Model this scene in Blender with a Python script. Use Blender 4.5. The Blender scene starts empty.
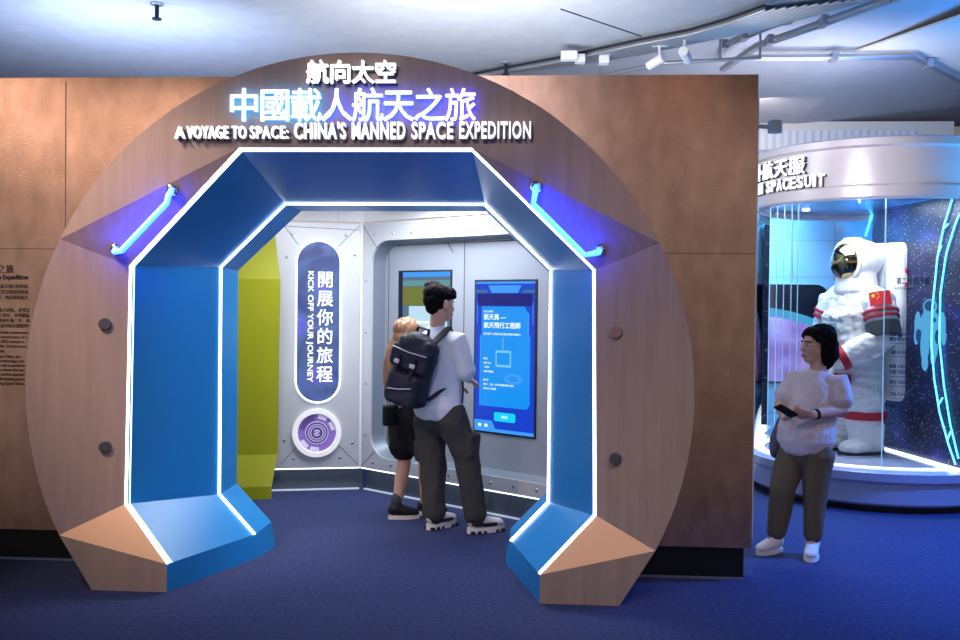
import bpy, bmesh, math, random
from mathutils import Vector as V, Matrix, noise

random.seed(7)
SC = bpy.context.scene
COL = SC.collection
PI = math.pi

# ------------------------------------------------------------------ camera
FOC = 950.0
yaw, pitch, roll = math.radians(3.6), math.radians(-0.9), 0.0105
CAM = V((0, 0, 1.65))
FW = V((-math.sin(yaw)*math.cos(pitch), math.cos(yaw)*math.cos(pitch), math.sin(pitch)))
_r0 = FW.cross(V((0, 0, 1))).normalized()
_u0 = _r0.cross(FW)
RT = _r0*math.cos(roll) + _u0*math.sin(roll)
UP = -_r0*math.sin(roll) + _u0*math.cos(roll)
cd = bpy.data.cameras.new('camera')
cam = bpy.data.objects.new('camera', cd)
COL.objects.link(cam)
cd.sensor_width = 36
cd.lens = FOC/960*36
cd.clip_end = 200
cam.matrix_world = Matrix(((RT.x, UP.x, -FW.x, CAM.x), (RT.y, UP.y, -FW.y, CAM.y), (RT.z, UP.z, -FW.z, CAM.z), (0, 0, 0, 1)))
SC.camera = cam


def _ray(x, y):
    return FW*FOC + RT*(x-480) - UP*(y-320)


def at(x, y, Y):                     # the point seen at (x, y) that stands on the plane at depth Y
    d = _ray(x, y)
    return CAM + d*(Y/d.y)


def atz(x, y, z=0.0):                # the point seen at (x, y) on the level z
    d = _ray(x, y)
    return CAM + d*((z-1.65)/d.z)


def atp(x, y, p0, n):                # the point seen at (x, y) on any plane
    d = _ray(x, y)
    return CAM + d*((p0-CAM).dot(n)/d.dot(n))


# ------------------------------------------------------------------ view and world
vs = SC.view_settings
vs.view_transform = 'Standard'
vs.look = 'None'
vs.gamma = 1
vs.exposure = 0.12
vs.use_curve_mapping = False

W = bpy.data.worlds.new('hall_world')
SC.world = W
W.use_nodes = True
nt = W.node_tree
nt.nodes.clear()
wo = nt.nodes.new('ShaderNodeOutputWorld')
bg = nt.nodes.new('ShaderNodeBackground')
tc = nt.nodes.new('ShaderNodeTexCoord')
sp = nt.nodes.new('ShaderNodeSeparateXYZ')
cr = nt.nodes.new('ShaderNodeValToRGB')
mr = nt.nodes.new('ShaderNodeMapRange')
mr.inputs['From Min'].default_value = -0.6
mr.inputs['From Max'].default_value = 0.6
nt.links.new(tc.outputs['Generated'], sp.inputs[0])
nt.links.new(sp.outputs['Z'], mr.inputs['Value'])
nt.links.new(mr.outputs[0], cr.inputs[0])
nt.links.new(cr.outputs[0], bg.inputs[0])
nt.links.new(bg.outputs[0], wo.inputs[0])
el = cr.color_ramp.elements
el[0].position = 0.36
el[0].color = (0.02, 0.02, 0.03, 1)
el[1].position = 0.50
el[1].color = (0.80, 0.72, 0.68, 1)
for p_, c_ in ((0.45, (0.22, 0.20, 0.20, 1)), (0.57, (0.50, 0.46, 0.44, 1)), (0.65, (0.16, 0.15, 0.16, 1)), (0.85, (0.10, 0.10, 0.12, 1))):
    e_ = el.new(p_)
    e_.color = c_
# background made brighter on the left so the copper wall reflects a gradient
mz = nt.nodes.new('ShaderNodeMapRange')
mz.interpolation_type = 'SMOOTHSTEP'
mz.inputs['From Min'].default_value = -0.75
mz.inputs['From Max'].default_value = 0.35
mz.inputs['To Min'].default_value = 1.35
mz.inputs['To Max'].default_value = 0.72
nt.links.new(sp.outputs['X'], mz.inputs['Value'])
nt.links.new(mz.outputs[0], bg.inputs[1])


def area(name, loc, to, size, power, col=(1, 1, 1), sy=None, spread=PI):
    l = bpy.data.lights.new(name, 'AREA')
    l.energy = power
    l.color = col
    l.size = size
    if sy:
        l.shape = 'RECTANGLE'
        l.size_y = sy
    l.spread = spread
    o = bpy.data.objects.new(name, l)
    COL.objects.link(o)
    o.location = loc
    o.rotation_euler = (V(to)-V(loc)).to_track_quat('-Z', 'Y').to_euler()
    return o


def spot(name, loc, to, power, ang, blend=0.6, col=(1, 1, 1), rad=0.05):
    l = bpy.data.lights.new(name, 'SPOT')
    l.energy = power
    l.color = col
    l.spot_size = math.radians(ang)
    l.spot_blend = blend
    l.shadow_soft_size = rad
    o = bpy.data.objects.new(name, l)
    COL.objects.link(o)
    o.location = loc
    o.rotation_euler = (V(to)-V(loc)).to_track_quat('-Z', 'Y').to_euler()
    return o


# unseen gallery-style spots in front of the portal
spot('portal_spot_mid', (-1.0, 0.8, 4.1), (-1.0, 5.25, 2.0), 190, 60, 0.9, (0.96, 0.90, 1.0), 0.15)
spot('carpet_spot', (-0.4, 2.6, 4.1), (-0.4, 3.8, 0), 70, 85, 1.0, (0.85, 0.88, 1.0), 0.15)
spot('right_hall_spot', (2.9, 3.2, 4.1), (1.75, 6.4, 1.0), 45, 50, 0.9, (1.0, 0.94, 0.95), 0.15)
spot('wall_spot_warm', (-4.6, 2.9, 4.0), (-3.6, 5.8, 2.1), 190, 42, 0.8, (1.0, 0.74, 0.58), 0.4)
spot('portal_spot_warm', (-3.2, 3.3, 4.05), (-2.45, 5.25, 2.2), 560, 44, 0.9, (1.0, 0.76, 0.60), 0.4)
spot('portal_spot_cool', (1.9, 3.0, 4.05), (0.6, 5.4, 1.0), 130, 60, 0.9, (1.0, 0.86, 0.84), 0.4)
spot('wall_spot_right', (1.2, 3.6, 4.0), (0.75, 5.8, 2.25), 12, 40, 0.9, (1.0, 0.6, 0.42), 0.1)
spot('foot_fill_left', (-3.3, 2.9, 4.05), (-2.5, 5.25, 0.25), 150, 24, 0.9, (1.0, 0.80, 0.62), 0.2)  # added to brighten the peach top of the left foot
spot('foot_fill_right', (1.2, 2.9, 4.05), (0.4, 5.25, 0.25), 90, 24, 0.9, (1.0, 0.82, 0.68), 0.2)  # weaker fill added for the right foot top
# white light inside the module room behind the portal
area('module_light', (-0.9, 7.2, 2.5), (-0.9, 7.25, 0), 0.9, 58, (0.93, 0.97, 1.0))
area('module_rear_light', (-1.9, 7.25, 2.5), (-1.9, 7.6, 0), 0.6, 12, (1, 1, 1))
# light spilling up from the rooms behind the partition onto the concrete
area('ceiling_glow_left', (-3.7, 8.2, 3.0), (-4.2, 9.6, 4.3), 1.6, 95, (0.55, 0.68, 1.0))
area('ceiling_glow_mid', (-0.6, 7.6, 3.0), (-0.5, 8.6, 4.3), 2.2, 90, (0.95, 0.98, 1.0))
area('ceiling_glow_right', (2.9, 10.4, 3.2), (2.7, 11.6, 4.4), 1.6, 42, (0.80, 0.84, 1.0))
area('blue_flood', (4.75, 7.7, 2.2), (3.2, 8.4, 2.85), 0.5, 70, (0.02, 0.42, 1.0))
area('blue_ceiling_flood', (5.3, 8.6, 3.1), (4.5, 10.2, 4.5), 0.8, 60, (0.05, 0.25, 1.0))
spot('blue_floor_flood', (4.6, 6.2, 3.6), (3.1, 6.2, 0), 1500, 70, 1.0, (0.05, 0.22, 1.0), 0.2)
area('backdrop_light', (1.95, 9.25, 2.9), (2.3, 10.1, 1.3), 0.6, 170, (0.30, 0.68, 1.0))


# ------------------------------------------------------------------ materials
def lin(c):
    def f(v):
        v /= 255
        return v/12.92 if v <= 0.04045 else ((v+0.055)/1.055)**2.4
    return tuple(f(v) for v in c) + (1.0,)


def mat(name, c, rough=0.5, metal=0.0, em=None, es=0.0, bump=0, bscale=60, var=0.0, vscale=(8, 8, 8), trans=0.0, alpha=1.0, coat=0.0, spec=0.5, sheen=0.0, ior=1.45):
    m = bpy.data.materials.new(name)
    m.use_nodes = True
    n = m.node_tree
    b = n.nodes['Principled BSDF']
    col = lin(c)
    b.inputs['Base Color'].default_value = col
    b.inputs['Roughness'].default_value = rough
    b.inputs['Metallic'].default_value = metal
    b.inputs['Specular IOR Level'].default_value = spec
    b.inputs['Transmission Weight'].default_value = trans
    b.inputs['Alpha'].default_value = alpha
    b.inputs['Coat Weight'].default_value = coat
    b.inputs['Sheen Weight'].default_value = sheen
    b.inputs['IOR'].default_value = ior
    if em is not None:
        b.inputs['Emission Color'].default_value = lin(em)
        b.inputs['Emission Strength'].default_value = es
    t = None
    if var or bump:
        t = n.nodes.new('ShaderNodeTexCoord')
    if var:
        mp = n.nodes.new('ShaderNodeMapping')
        mp.inputs['Scale'].default_value = vscale
        nz = n.nodes.new('ShaderNodeTexNoise')
        nz.inputs['Scale'].default_value = 1
        nz.inputs['Detail'].default_value = 6
        r = n.nodes.new('ShaderNodeValToRGB')
        r.color_ramp.elements[0].position = 0.3
        r.color_ramp.elements[1].position = 0.7
        r.color_ramp.elements[0].color = tuple(v*(1-var) for v in col[:3]) + (1,)
        r.color_ramp.elements[1].color = tuple(min(1, v*(1+var)) for v in col[:3]) + (1,)
        n.links.new(t.outputs['Object'], mp.inputs[0])
        n.links.new(mp.outputs[0], nz.inputs['Vector'])
        n.links.new(nz.outputs[0], r.inputs[0])
        n.links.new(r.outputs[0], b.inputs['Base Color'])
    if bump:
        nz = n.nodes.new('ShaderNodeTexNoise')
        nz.inputs['Scale'].default_value = bscale
        nz.inputs['Detail'].default_value = 4
        bp = n.nodes.new('ShaderNodeBump')
        bp.inputs['Strength'].default_value = bump
        bp.inputs['Distance'].default_value = 0.01
        n.links.new(t.outputs['Object'], nz.inputs['Vector'])
        n.links.new(nz.outputs[0], bp.inputs['Height'])
        n.links.new(bp.outputs[0], b.inputs['Normal'])
    return m


def glow(name, c, s):
    m = mat(name, (200, 200, 200), 0.5, em=c, es=s)
    return m


def nebula(name, stops, scale=3.0, stars=0.0, es=0.6, dist=1.5):
    """a printed or backlit picture of cloudy colour with optional stars"""
    m = mat(name, (10, 10, 20), 0.35)
    n = m.node_tree
    b = n.nodes['Principled BSDF']
    t = n.nodes.new('ShaderNodeTexCoord')
    nz = n.nodes.new('ShaderNodeTexNoise')
    nz.inputs['Scale'].default_value = scale
    nz.inputs['Detail'].default_value = 5
    nz.inputs['Distortion'].default_value = dist
    r = n.nodes.new('ShaderNodeValToRGB')
    r.color_ramp.elements[0].position = stops[0][0]
    r.color_ramp.elements[0].color = lin(stops[0][1])
    r.color_ramp.elements[1].position = stops[-1][0]
    r.color_ramp.elements[1].color = lin(stops[-1][1])
    for p, c in stops[1:-1]:
        e = r.color_ramp.elements.new(p)
        e.color = lin(c)
    n.links.new(t.outputs['Object'], nz.inputs['Vector'])
    n.links.new(nz.outputs[0], r.inputs[0])
    out = r.outputs[0]
    if stars:
        vo = n.nodes.new('ShaderNodeTexVoronoi')
        vo.inputs['Scale'].default_value = stars
        lt = n.nodes.new('ShaderNodeMath')
        lt.operation = 'LESS_THAN'
        lt.inputs[1].default_value = 0.13
        n.links.new(t.outputs['Object'], vo.inputs['Vector'])
        n.links.new(vo.outputs['Distance'], lt.inputs[0])
        mx = n.nodes.new('ShaderNodeMixRGB')
        mx.inputs[2].default_value = (0.55, 0.7, 1, 1)
        n.links.new(lt.outputs[0], mx.inputs[0])
        n.links.new(out, mx.inputs[1])
        out = mx.outputs[0]
    n.links.new(out, b.inputs['Base Color'])
    n.links.new(out, b.inputs['Emission Color'])
    b.inputs['Emission Strength'].default_value = es
    return m


M = {}
M['carpet'] = mat('carpet', (58, 66, 104), 0.95, bump=0.5, bscale=160, var=0.22, vscale=(40, 40, 40), spec=0.1)
M['concrete'] = mat('sprayed_concrete', (168, 170, 178), 0.75, bump=0.3, bscale=26, var=0.06, vscale=(5, 5, 5))
M['concrete_smooth'] = mat('smooth_concrete', (185, 185, 192), 0.6, bump=0.12, bscale=10, var=0.06, vscale=(3, 3, 3))
M['cream'] = mat('cream_plaster', (225, 214, 200), 0.8, bump=0.1, bscale=60)
M['copper'] = mat('copper_laminate', (194, 158, 140), 0.30, 1.0, bump=0.18, bscale=110, var=0.15, vscale=(9, 9, 5))
M['black'] = mat('black_plinth', (14, 15, 17), 0.35)
M['seam'] = mat('dark_seam', (84, 72, 68), 0.6)
M['wood'] = mat('grey_wood_laminate', (162, 139, 132), 0.6, bump=0.05, bscale=30, var=0.09, vscale=(26, 26, 1.6))
M['peach'] = mat('peach_laminate', (242, 186, 142), 0.5)
M['lining'] = mat('blue_satin_lining', (36, 138, 206), 0.3, 0.0, bump=0.03, bscale=4, spec=0.3)
M['led'] = glow('white_led', (240, 247, 255), 7.0)
M['led_soft'] = glow('soft_white_led', (228, 240, 255), 2.2)
M['neon'] = glow('blue_neon', (8, 42, 255), 34.0)
M['chrome'] = mat('chrome', (200, 205, 215), 0.15, 1.0)
M['button'] = mat('grey_cap', (84, 82, 88), 0.45, 0.3)
M['button_pink'] = mat('pinkish_cap', (150, 112, 112), 0.45, 0.2)
M['sign_white'] = glow('sign_face_white', (255, 255, 255), 1.05)
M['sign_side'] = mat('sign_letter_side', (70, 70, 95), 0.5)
M['halo_cyan'] = glow('halo_cyan', (0, 170, 255), 4.5)
M['halo_blue'] = glow('halo_blue', (0, 80, 255), 8.0)
M['halo_indigo'] = glow('halo_indigo', (30, 30, 255), 8.0)
M['ink'] = mat('dark_ink', (52, 38, 34), 0.7)
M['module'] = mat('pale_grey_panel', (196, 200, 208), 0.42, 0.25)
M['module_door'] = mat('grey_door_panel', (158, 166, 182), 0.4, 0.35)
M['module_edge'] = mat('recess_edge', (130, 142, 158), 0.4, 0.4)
M['kick'] = mat('slate_kickboard', (84, 96, 112), 0.4, 0.3)
M['steel'] = mat('steel', (170, 176, 186), 0.3, 0.9)
M['white'] = mat('white_paint', (226, 226, 230), 0.5)
M['lime'] = mat('lime_panel', (146, 150, 6), 0.55)
M['alu'] = mat('galvanised_steel', (176, 178, 184), 0.4, 0.7)
M['dark'] = mat('dark_gap', (24, 26, 34), 0.7)
M['ringw'] = mat('pearl_white_ring', (222, 218, 226), 0.32, 0.15, coat=0.2)
M['base_blue'] = mat('pale_base', (170, 178, 205), 0.3, 0.15, coat=0.3)
M['glass'] = mat('clear_glass', (235, 245, 255), 0.02, trans=1.0, ior=1.02, spec=0.35)
M['glass_edge_glint'] = mat('pale_edge_glint', (190, 225, 245), 0.2, em=(150, 215, 255), es=0.35)  # faint emission brightens the glass seams and drawn reflections


# ------------------------------------------------------------------ mesh helpers
class MB:
    def __init__(s):
        s.bm = bmesh.new()

    def poly(s, pts):
        return s.bm.faces.new([s.bm.verts.new(p) for p in pts])

    def box(s, c, size, ax=None, bev=0.0):
        ax = ax or (V((1, 0, 0)), V((0, 1, 0)), V((0, 0, 1)))
        c = V(c)
        t = bmesh.new()
        bmesh.ops.create_cube(t, size=1)
        for v in t.verts:
            v.co = V((v.co.x*size[0], v.co.y*size[1], v.co.z*size[2]))
        if bev:
            bmesh.ops.bevel(t, geom=list(t.edges), offset=bev, segments=3, affect='EDGES', profile=0.5)
        for v in t.verts:
            v.co = c + ax[0]*v.co.x + ax[1]*v.co.y + ax[2]*v.co.z
        s._merge(t)
        return s

    def _merge(s, t):
        me = bpy.data.meshes.new('tmp')
        t.to_mesh(me)
        t.free()
        s.bm.from_mesh(me)
        bpy.data.meshes.remove(me)

    def prism(s, pts, vec):
        """a closed slab: polygon pts pushed along vec"""
        vec = V(vec)
        a = [s.bm.verts.new(V(p)) for p in pts]
        b = [s.bm.verts.new(V(p)+vec) for p in pts]
        s.bm.faces.new(a)
        s.bm.faces.new(b[::-1])
        n = len(a)
        for i in range(n):
            s.bm.faces.new((a[i], a[(i+1) % n], b[(i+1) % n], b[i])[::-1])
        return s

    def strip(s, A, B, closed=False):
        a = [s.bm.verts.new(V(p)) for p in A]
        b = [s.bm.verts.new(V(p)) for p in B]
        n = len(a)
        for i in range(n if closed else n-1):
            j = (i+1) % n
            s.bm.faces.new((a[i], a[j], b[j], b[i]))
        return s

    def tube(s, pts, rad, n=14, side=None, cap=True, closed=False):
        """tube along pts; rad: number, list of numbers or of (across, through); side: direction of 'across'"""
        pts = [V(p) for p in pts]
        m = len(pts)
        if not isinstance(rad, (list, tuple)):
            rad = [rad]*m
        rad = [(r, r) if not isinstance(r, (list, tuple)) else r for r in rad]
        rings = []
        tang = []
        for i in range(m):
            if closed:
                t = pts[(i+1) % m]-pts[i-1]
            else:
                t = pts[min(i+1, m-1)]-pts[max(i-1, 0)]
            tang.append(t.normalized())
        ref = V(side) if side is not None else (V((0, 0, 1)) if abs(tang[0].z) < 0.9 else V((1, 0, 0)))
        P = list(pts)
        R = list(rad)
        T = list(tang)
        if cap and not closed:                     # rounded ends
            for end in (0, -1):
                r = (R[end][0]+R[end][1])/2
                d = -T[0] if end == 0 else T[-1]
                p = P[end]
                ex = [(p+d*r*0.5*0.8, tuple(q*0.84 for q in R[end])), (p+d*r*0.8, tuple(q*0.48 for q in R[end])), (p+d*r*0.88, tuple(q*0.15 for q in R[end]))]
                tt = T[end]
                if end == 0:
                    P = [e[0] for e in ex[::-1]]+P
                    R = [e[1] for e in ex[::-1]]+R
                    T = [tt]*3+T
                else:
                    P = P+[e[0] for e in ex]
                    R = R+[e[1] for e in ex]
                    T = T+[tt]*3
        for p, r, t in zip(P, R, T):
            x = (ref-t*ref.dot(t))
            if x.length < 1e-5:
                x = t.orthogonal()
            x.normalize()
            if side is None:
                ref = x
            y = t.cross(x)
            rings.append([s.bm.verts.new(p+x*(r[0]*math.cos(2*PI*k/n))+y*(r[1]*math.sin(2*PI*k/n))) for k in range(n)])
        cnt = len(rings)
        for i in range(cnt if closed else cnt-1):
            a, b = rings[i], rings[(i+1) % cnt]
            for k in range(n):
                s.bm.faces.new((a[k], a[(k+1) % n], b[(k+1) % n], b[k]))
        if not closed:
            s.bm.faces.new(rings[0][::-1])
            s.bm.faces.new(rings[-1])
        return s

    def ell(s, c, r, ax=None, seg=20, rings=12):
        ax = ax or (V((1, 0, 0)), V((0, 1, 0)), V((0, 0, 1)))
        t = bmesh.new()
        bmesh.ops.create_uvsphere(t, u_segments=seg, v_segments=rings, radius=1)
        c = V(c)
        for v in t.verts:
            v.co = c + ax[0]*(v.co.x*r[0]) + ax[1]*(v.co.y*r[1]) + ax[2]*(v.co.z*r[2])
        s._merge(t)
        return s

    def lathe(s, c, prof, n=96, a0=0.0, a1=2*PI):
        """profile of (radius, z) turned round the vertical through c"""
        full = abs(a1-a0-2*PI) < 1e-6
        cnt = n if full else n+1
        cols = []
        for k in range(cnt):
            a = a0+(a1-a0)*k/n
            cols.append([s.bm.verts.new((c[0]+r*math.cos(a), c[1]+r*math.sin(a), c[2]+z)) for r, z in prof])
        for k in range(cnt if full else cnt-1):
            a, b = cols[k], cols[(k+1) % cnt]
            for i in range(len(prof)-1):
                s.bm.faces.new((a[i], b[i], b[i+1], a[i+1]))
        return s

    def disc(s, c, nrm, r, h, n=28, bev=0.0):
        nrm = V(nrm).normalized()
        x = nrm.orthogonal().normalized()
        y = nrm.cross(x)
        c = V(c)
        prof = [(r, 0), (r, h-bev), (r-bev, h)] if bev else [(r, 0), (r, h)]
        rg = [[s.bm.verts.new(c+nrm*z+x*(q*math.cos(2*PI*k/n))+y*(q*math.sin(2*PI*k/n))) for k in range(n)] for q, z in prof]
        for a, b in zip(rg, rg[1:]):
            for k in range(n):
                s.bm.faces.new((a[k], a[(k+1) % n], b[(k+1) % n], b[k]))
        s.bm.faces.new(rg[0][::-1])
        s.bm.faces.new(rg[-1])
        return s

    def build(s, name, m, parent=None, smooth=False, weld=True):
        if weld:
            bmesh.ops.remove_doubles(s.bm, verts=s.bm.verts, dist=1e-5)
        bmesh.ops.recalc_face_normals(s.bm, faces=s.bm.faces)
        me = bpy.data.meshes.new(name)
        s.bm.to_mesh(me)
        s.bm.free()
        return link(name, me, m, parent, smooth)


def link(name, me, m, parent=None, smooth=False):
    o = bpy.data.objects.new(name, me)
    COL.objects.link(o)
    if m is not None:
        me.materials.clear()
        me.materials.append(m)
    if smooth:
        if smooth is True:
            for p in me.polygons:
                p.use_smooth = True
        else:
            me.polygons.foreach_set('use_smooth', [True]*len(me.polygons))
            me.set_sharp_from_angle(angle=smooth)
    if parent is not None:
        put(o, parent)
    return o


BASE = {}


def put(o, parent):
    o.parent = parent
    if parent.name in BASE:
        o.matrix_parent_inverse = Matrix.Translation(-BASE[parent.name])


def tag(o, label, cat, group=None):
    o['label'] = label
    o['category'] = cat
    if group:
        o['group'] = group
    return o


def thing(name, label, cat, loc=(0, 0, 0), group=None):
    o = bpy.data.objects.new(name, None)
    COL.objects.link(o)
    o.location = loc
    o.empty_display_size = 0.1
    BASE[o.name] = V(loc)
    return tag(o, label, cat, group)


def struct(o):
    o['kind'] = 'structure'
    return o


def fuse(name, mb, m, parent, voxel=0.008, smooth=3, fold=None):
    """melt the overlapping closed pieces of mb into one continuous skin"""
    bmesh.ops.recalc_face_normals(mb.bm, faces=mb.bm.faces)
    me = bpy.data.meshes.new(name)
    mb.bm.to_mesh(me)
    mb.bm.free()
    o = bpy.data.objects.new(name, me)
    COL.objects.link(o)
    r = o.modifiers.new('r', 'REMESH')
    r.mode = 'VOXEL'
    r.voxel_size = voxel
    if smooth:
        k = o.modifiers.new('s', 'SMOOTH')
        k.iterations = smooth
        k.factor = 0.5
    dg = bpy.context.evaluated_depsgraph_get()
    m2 = bpy.data.meshes.new_from_object(o.evaluated_get(dg))
    bpy.data.objects.remove(o)
    bpy.data.meshes.remove(me)
    if fold:
        sc, amp, stretch = fold
        ns = [v.normal.copy() for v in m2.vertices]
        for v, n_ in zip(m2.vertices, ns):
            q = V((v.co.x*sc*stretch[0], v.co.y*sc*stretch[1], v.co.z*sc*stretch[2]))
            v.co += n_*(amp*(noise.noise(q)+0.5*noise.noise(q*2.1)))
    m2.name = name
    return link(name, m2, m, parent, True)


def text_mesh(body, bold=0.0, extrude=0.0, spacing=1.0):
    c = bpy.data.curves.new('text', 'FONT')
    c.body = body
    c.offset = bold
    c.extrude = extrude
    c.space_character = spacing
    c.resolution_u = 3
    o = bpy.data.objects.new('text', c)
    COL.objects.link(o)
    dg = bpy.context.evaluated_depsgraph_get()
    me = bpy.data.meshes.new_from_object(o.evaluated_get(dg))
    bpy.data.objects.remove(o)
    bpy.data.curves.remove(c)
    return me


def text(name, body, org, ax, az, w, h, m, parent, depth=0.004, bold=0.0, full=False, spacing=1.0, box=None):
    """raised lettering filling the rectangle w x h whose lower left corner is org; full: keep the body's own proportions
    within w. depth is how far it stands off along ax x az."""
    cjk = any(ord(c_) > 0x2e80 for c_ in body)
    me = text_mesh(body, 0.0 if cjk else bold, 0.5, spacing)
    if cjk and bold:                      # thicken the strokes evenly
        t_ = bmesh.new()
        for dx, dy in ((0, 0), (bold, 0), (-bold, 0), (0, bold), (0, -bold)):
            k_ = me.copy()
            k_.transform(Matrix.Translation((dx, dy, 0)))
            t_.from_mesh(k_)
            bpy.data.meshes.remove(k_)
        t_.to_mesh(me)
        t_.free()
    xs = [v.co.x for v in me.vertices]
    ys = [v.co.y for v in me.vertices]
    x0, x1, y0, y1 = (min(xs), max(xs), min(ys), max(ys)) if box is None else box
    ax, az, org = V(ax), V(az), V(org)
    n = ax.cross(az)
    sx = w/(x1-x0)
    sy = h/(y1-y0)
    if full:
        sx = sy = min(sx, sy)
    for v in me.vertices:
        v.co = org + ax*((v.co.x-x0)*sx) + az*((v.co.y-y0)*sy) + n*((v.co.z+0.5)*depth)
    me.name = name
    return link(name, me, m, parent)


CJK = (0.04, 0.96, -0.09, 0.86)      # the box one Chinese character fills
X, Yv, Z = V((1, 0, 0)), V((0, 1, 0)), V((0, 0, 1))

# ------------------------------------------------------------------ the setting: floor and front partition
b = MB()
b.box((0.5, 2.5, -0.05), (19, 30, 0.1))
struct(b.build('floor', M['carpet']))

WY = 5.8
WT = 3.048
XC = -1.04
wl = MB()
for x0, x1, z0, z1 in ((-6.5, XC-1.42, 0.2, WT), (XC+1.42, 1.29, 0.2, WT), (XC-1.42, XC-1.0, 2.28, WT), (XC+1.0, XC+1.42, 2.28, WT), (XC-1.0, XC+1.0, 2.46, WT)):
    wl.box(((x0+x1)/2, WY+0.06, (z0+z1)/2), (x1-x0, 0.12, z1-z0))
wall_front = struct(wl.build('wall_front', M['copper']))
sm = MB()
sm.box((-4.6, WY-0.001, 1.975), (3.8, 0.003, 0.004))
sm.box((1.0, WY-0.001, 1.975), (0.58, 0.003, 0.004))
sm.box((-2.98, WY-0.001, 2.5), (0.004, 0.003, 1.05))
sm.build('wall_joint', M['seam'], wall_front)
pl = MB()
pl.box((-4.5, WY+0.09, 0.1), (4.0, 0.12, 0.2))
pl.box((0.815, WY+0.09, 0.1), (0.87, 0.12, 0.2))
bb = struct(pl.build('baseboard_front', M['black']))
ld = MB()
ld.box((-4.5, WY+0.028, 0.008), (4.0, 0.012, 0.014))
ld.box((0.815, WY+0.028, 0.008), (0.87, 0.012, 0.014))
ld.build('lit_carpet_strip', mat('lit_carpet_blue', (120, 134, 170), 0.4, 0.5), bb)  # pale bar coloured as the light falling on the carpet by the plinth
ex = MB()
ex.box((1.25, WY+0.30, 1.58), (0.16, 0.3, 2.72))
struct(ex.build('wall_return', M['white']))

# ------------------------------------------------------------------ the entrance portal
arch = thing('entrance_portal', 'large round portal of grey wood laminate with an octagonal blue opening edged in white light', 'portal', (XC, 5.25, 0))
Y0 = 5.25
R, ZC = 1.889, 1.157


def P(x, z, y=0.0):
    return V((XC+x, Y0+y, z))


def rim(z, sgn):
    return P(sgn*math.sqrt(max(0, R*R-(z-ZC)**2)), z)


def loop(s):                         # front octagon corners on one side
    return P(s*0.655, 2.517), P(s*1.35, 1.857, 0.15), P(s*1.372, 0.463, 0.15), P(s*1.057, 0.16)


a0 = math.atan2(2.0-ZC, math.sqrt(R*R-(2.0-ZC)**2))
arc = [P(R*math.cos(a), ZC+R*math.sin(a)) for a in [a0+(PI-2*a0)*k/64 for k in range(65)]]
tp = MB()
tp.poly(arc + [P(-0.655, 2.517), P(0.655, 2.517)])
tp.build('crown_panel', M['wood'], arch)
for s in (-1, 1):
    T, S, Q, K = loop(s)
    m_ = MB()
    m_.poly([rim(2.0, s), T, S])
    m_.build('upper_facet', M['wood'], arch)
    rows = 24
    A = [rim(2.0+(0.31-2.0)*k/rows, s) for k in range(rows+1)]
    B = [S.lerp(Q, k/rows) for k in range(rows+1)]
    m_ = MB()
    m_.strip(A, B)
    m_.build('side_panel', M['wood'], arch, smooth=True)
    f0 = P(s*1.057, 0)
    f1 = P(s*1.495, 0)
    m_ = MB()
    m_.poly([rim(0.31, s), K, f0, f1])
    ft = m_.build('foot_front', M['wood'], arch)
    m_ = MB()
    m_.poly([rim(0.31, s), Q, K])
    o = m_.build('foot_top', M['peach'], arch)
    o['label'] = 'peach coloured sloping top of the foot'
# outer shell back to the partition
oc = [P(-1.495, 0)] + [P(R*math.cos(a), ZC+R*math.sin(a)) for a in [PI+0.464-(PI+0.928)*k/120 for k in range(121)]] + [P(1.495, 0)]
m_ = MB()
m_.strip(oc, [p+V((0, WY-Y0-0.003, 0)) for p in oc])
m_.build('outer_shell', M['wood'], arch, smooth=0.5)


# lining: loops front, strip position, second strip, end
def lp(pts, xc, y):
    """pts right side (T,S,Q,K,floor) -> full open loop from left floor over the top to right floor"""
    r = [V((xc+x, y+dy, z)) for x, z, dy in pts]
    l = [V((xc-x, y+dy, z)) for x, z, dy in pts]
    return l[::-1]+r


L0 = lp([(0.655, 2.517, 0), (1.35, 1.857, 0.15), (1.372, 0.463, 0.15), (1.057, 0.16, 0), (1.057, 0, 0)], XC, Y0)
L2 = lp([(0.645, 2.29, 0), (1.066, 1.88, 0), (1.066, 0.40, 0), (0.83, 0.145, 0), (0.80, 0, 0)], -1.0, 6.05)
L3 = lp([(0.62, 2.27, 0), (1.05, 1.865, 0), (1.05, 0.425, 0), (0.81, 0.17, 0), (0.78, 0, 0)], -0.985, 6.30)
m_ = MB()
for a, c in ((L0, L2), (L2, L3)):
    for i in range(len(a)-1):
        N_ = 10
        g_ = [[m_.bm.verts.new(a[i].lerp(a[i+1], u_/N_).lerp(c[i].lerp(c[i+1], u_/N_), v_/N_)) for u_ in range(N_+1)] for v_ in range(N_+1)]
        for v_ in range(N_):
            for u_ in range(N_):
                m_.bm.faces.new((g_[v_][u_], g_[v_][u_+1], g_[v_+1][u_+1], g_[v_+1][u_]))
m_.build('blue_lining', M['lining'], arch, smooth=math.radians(9))
# back skin closing the tunnel towards the wall
L4 = lp([(0.80, 2.45, 0), (1.38, 1.95, 0), (1.40, 0.40, 0), (1.40, 0.16, 0), (1.40, 0, 0)], XC, WY+0.12)
m_ = MB()
m_.strip(L3, L4)
m_.build('back_skin', M['white'], arch)


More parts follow.
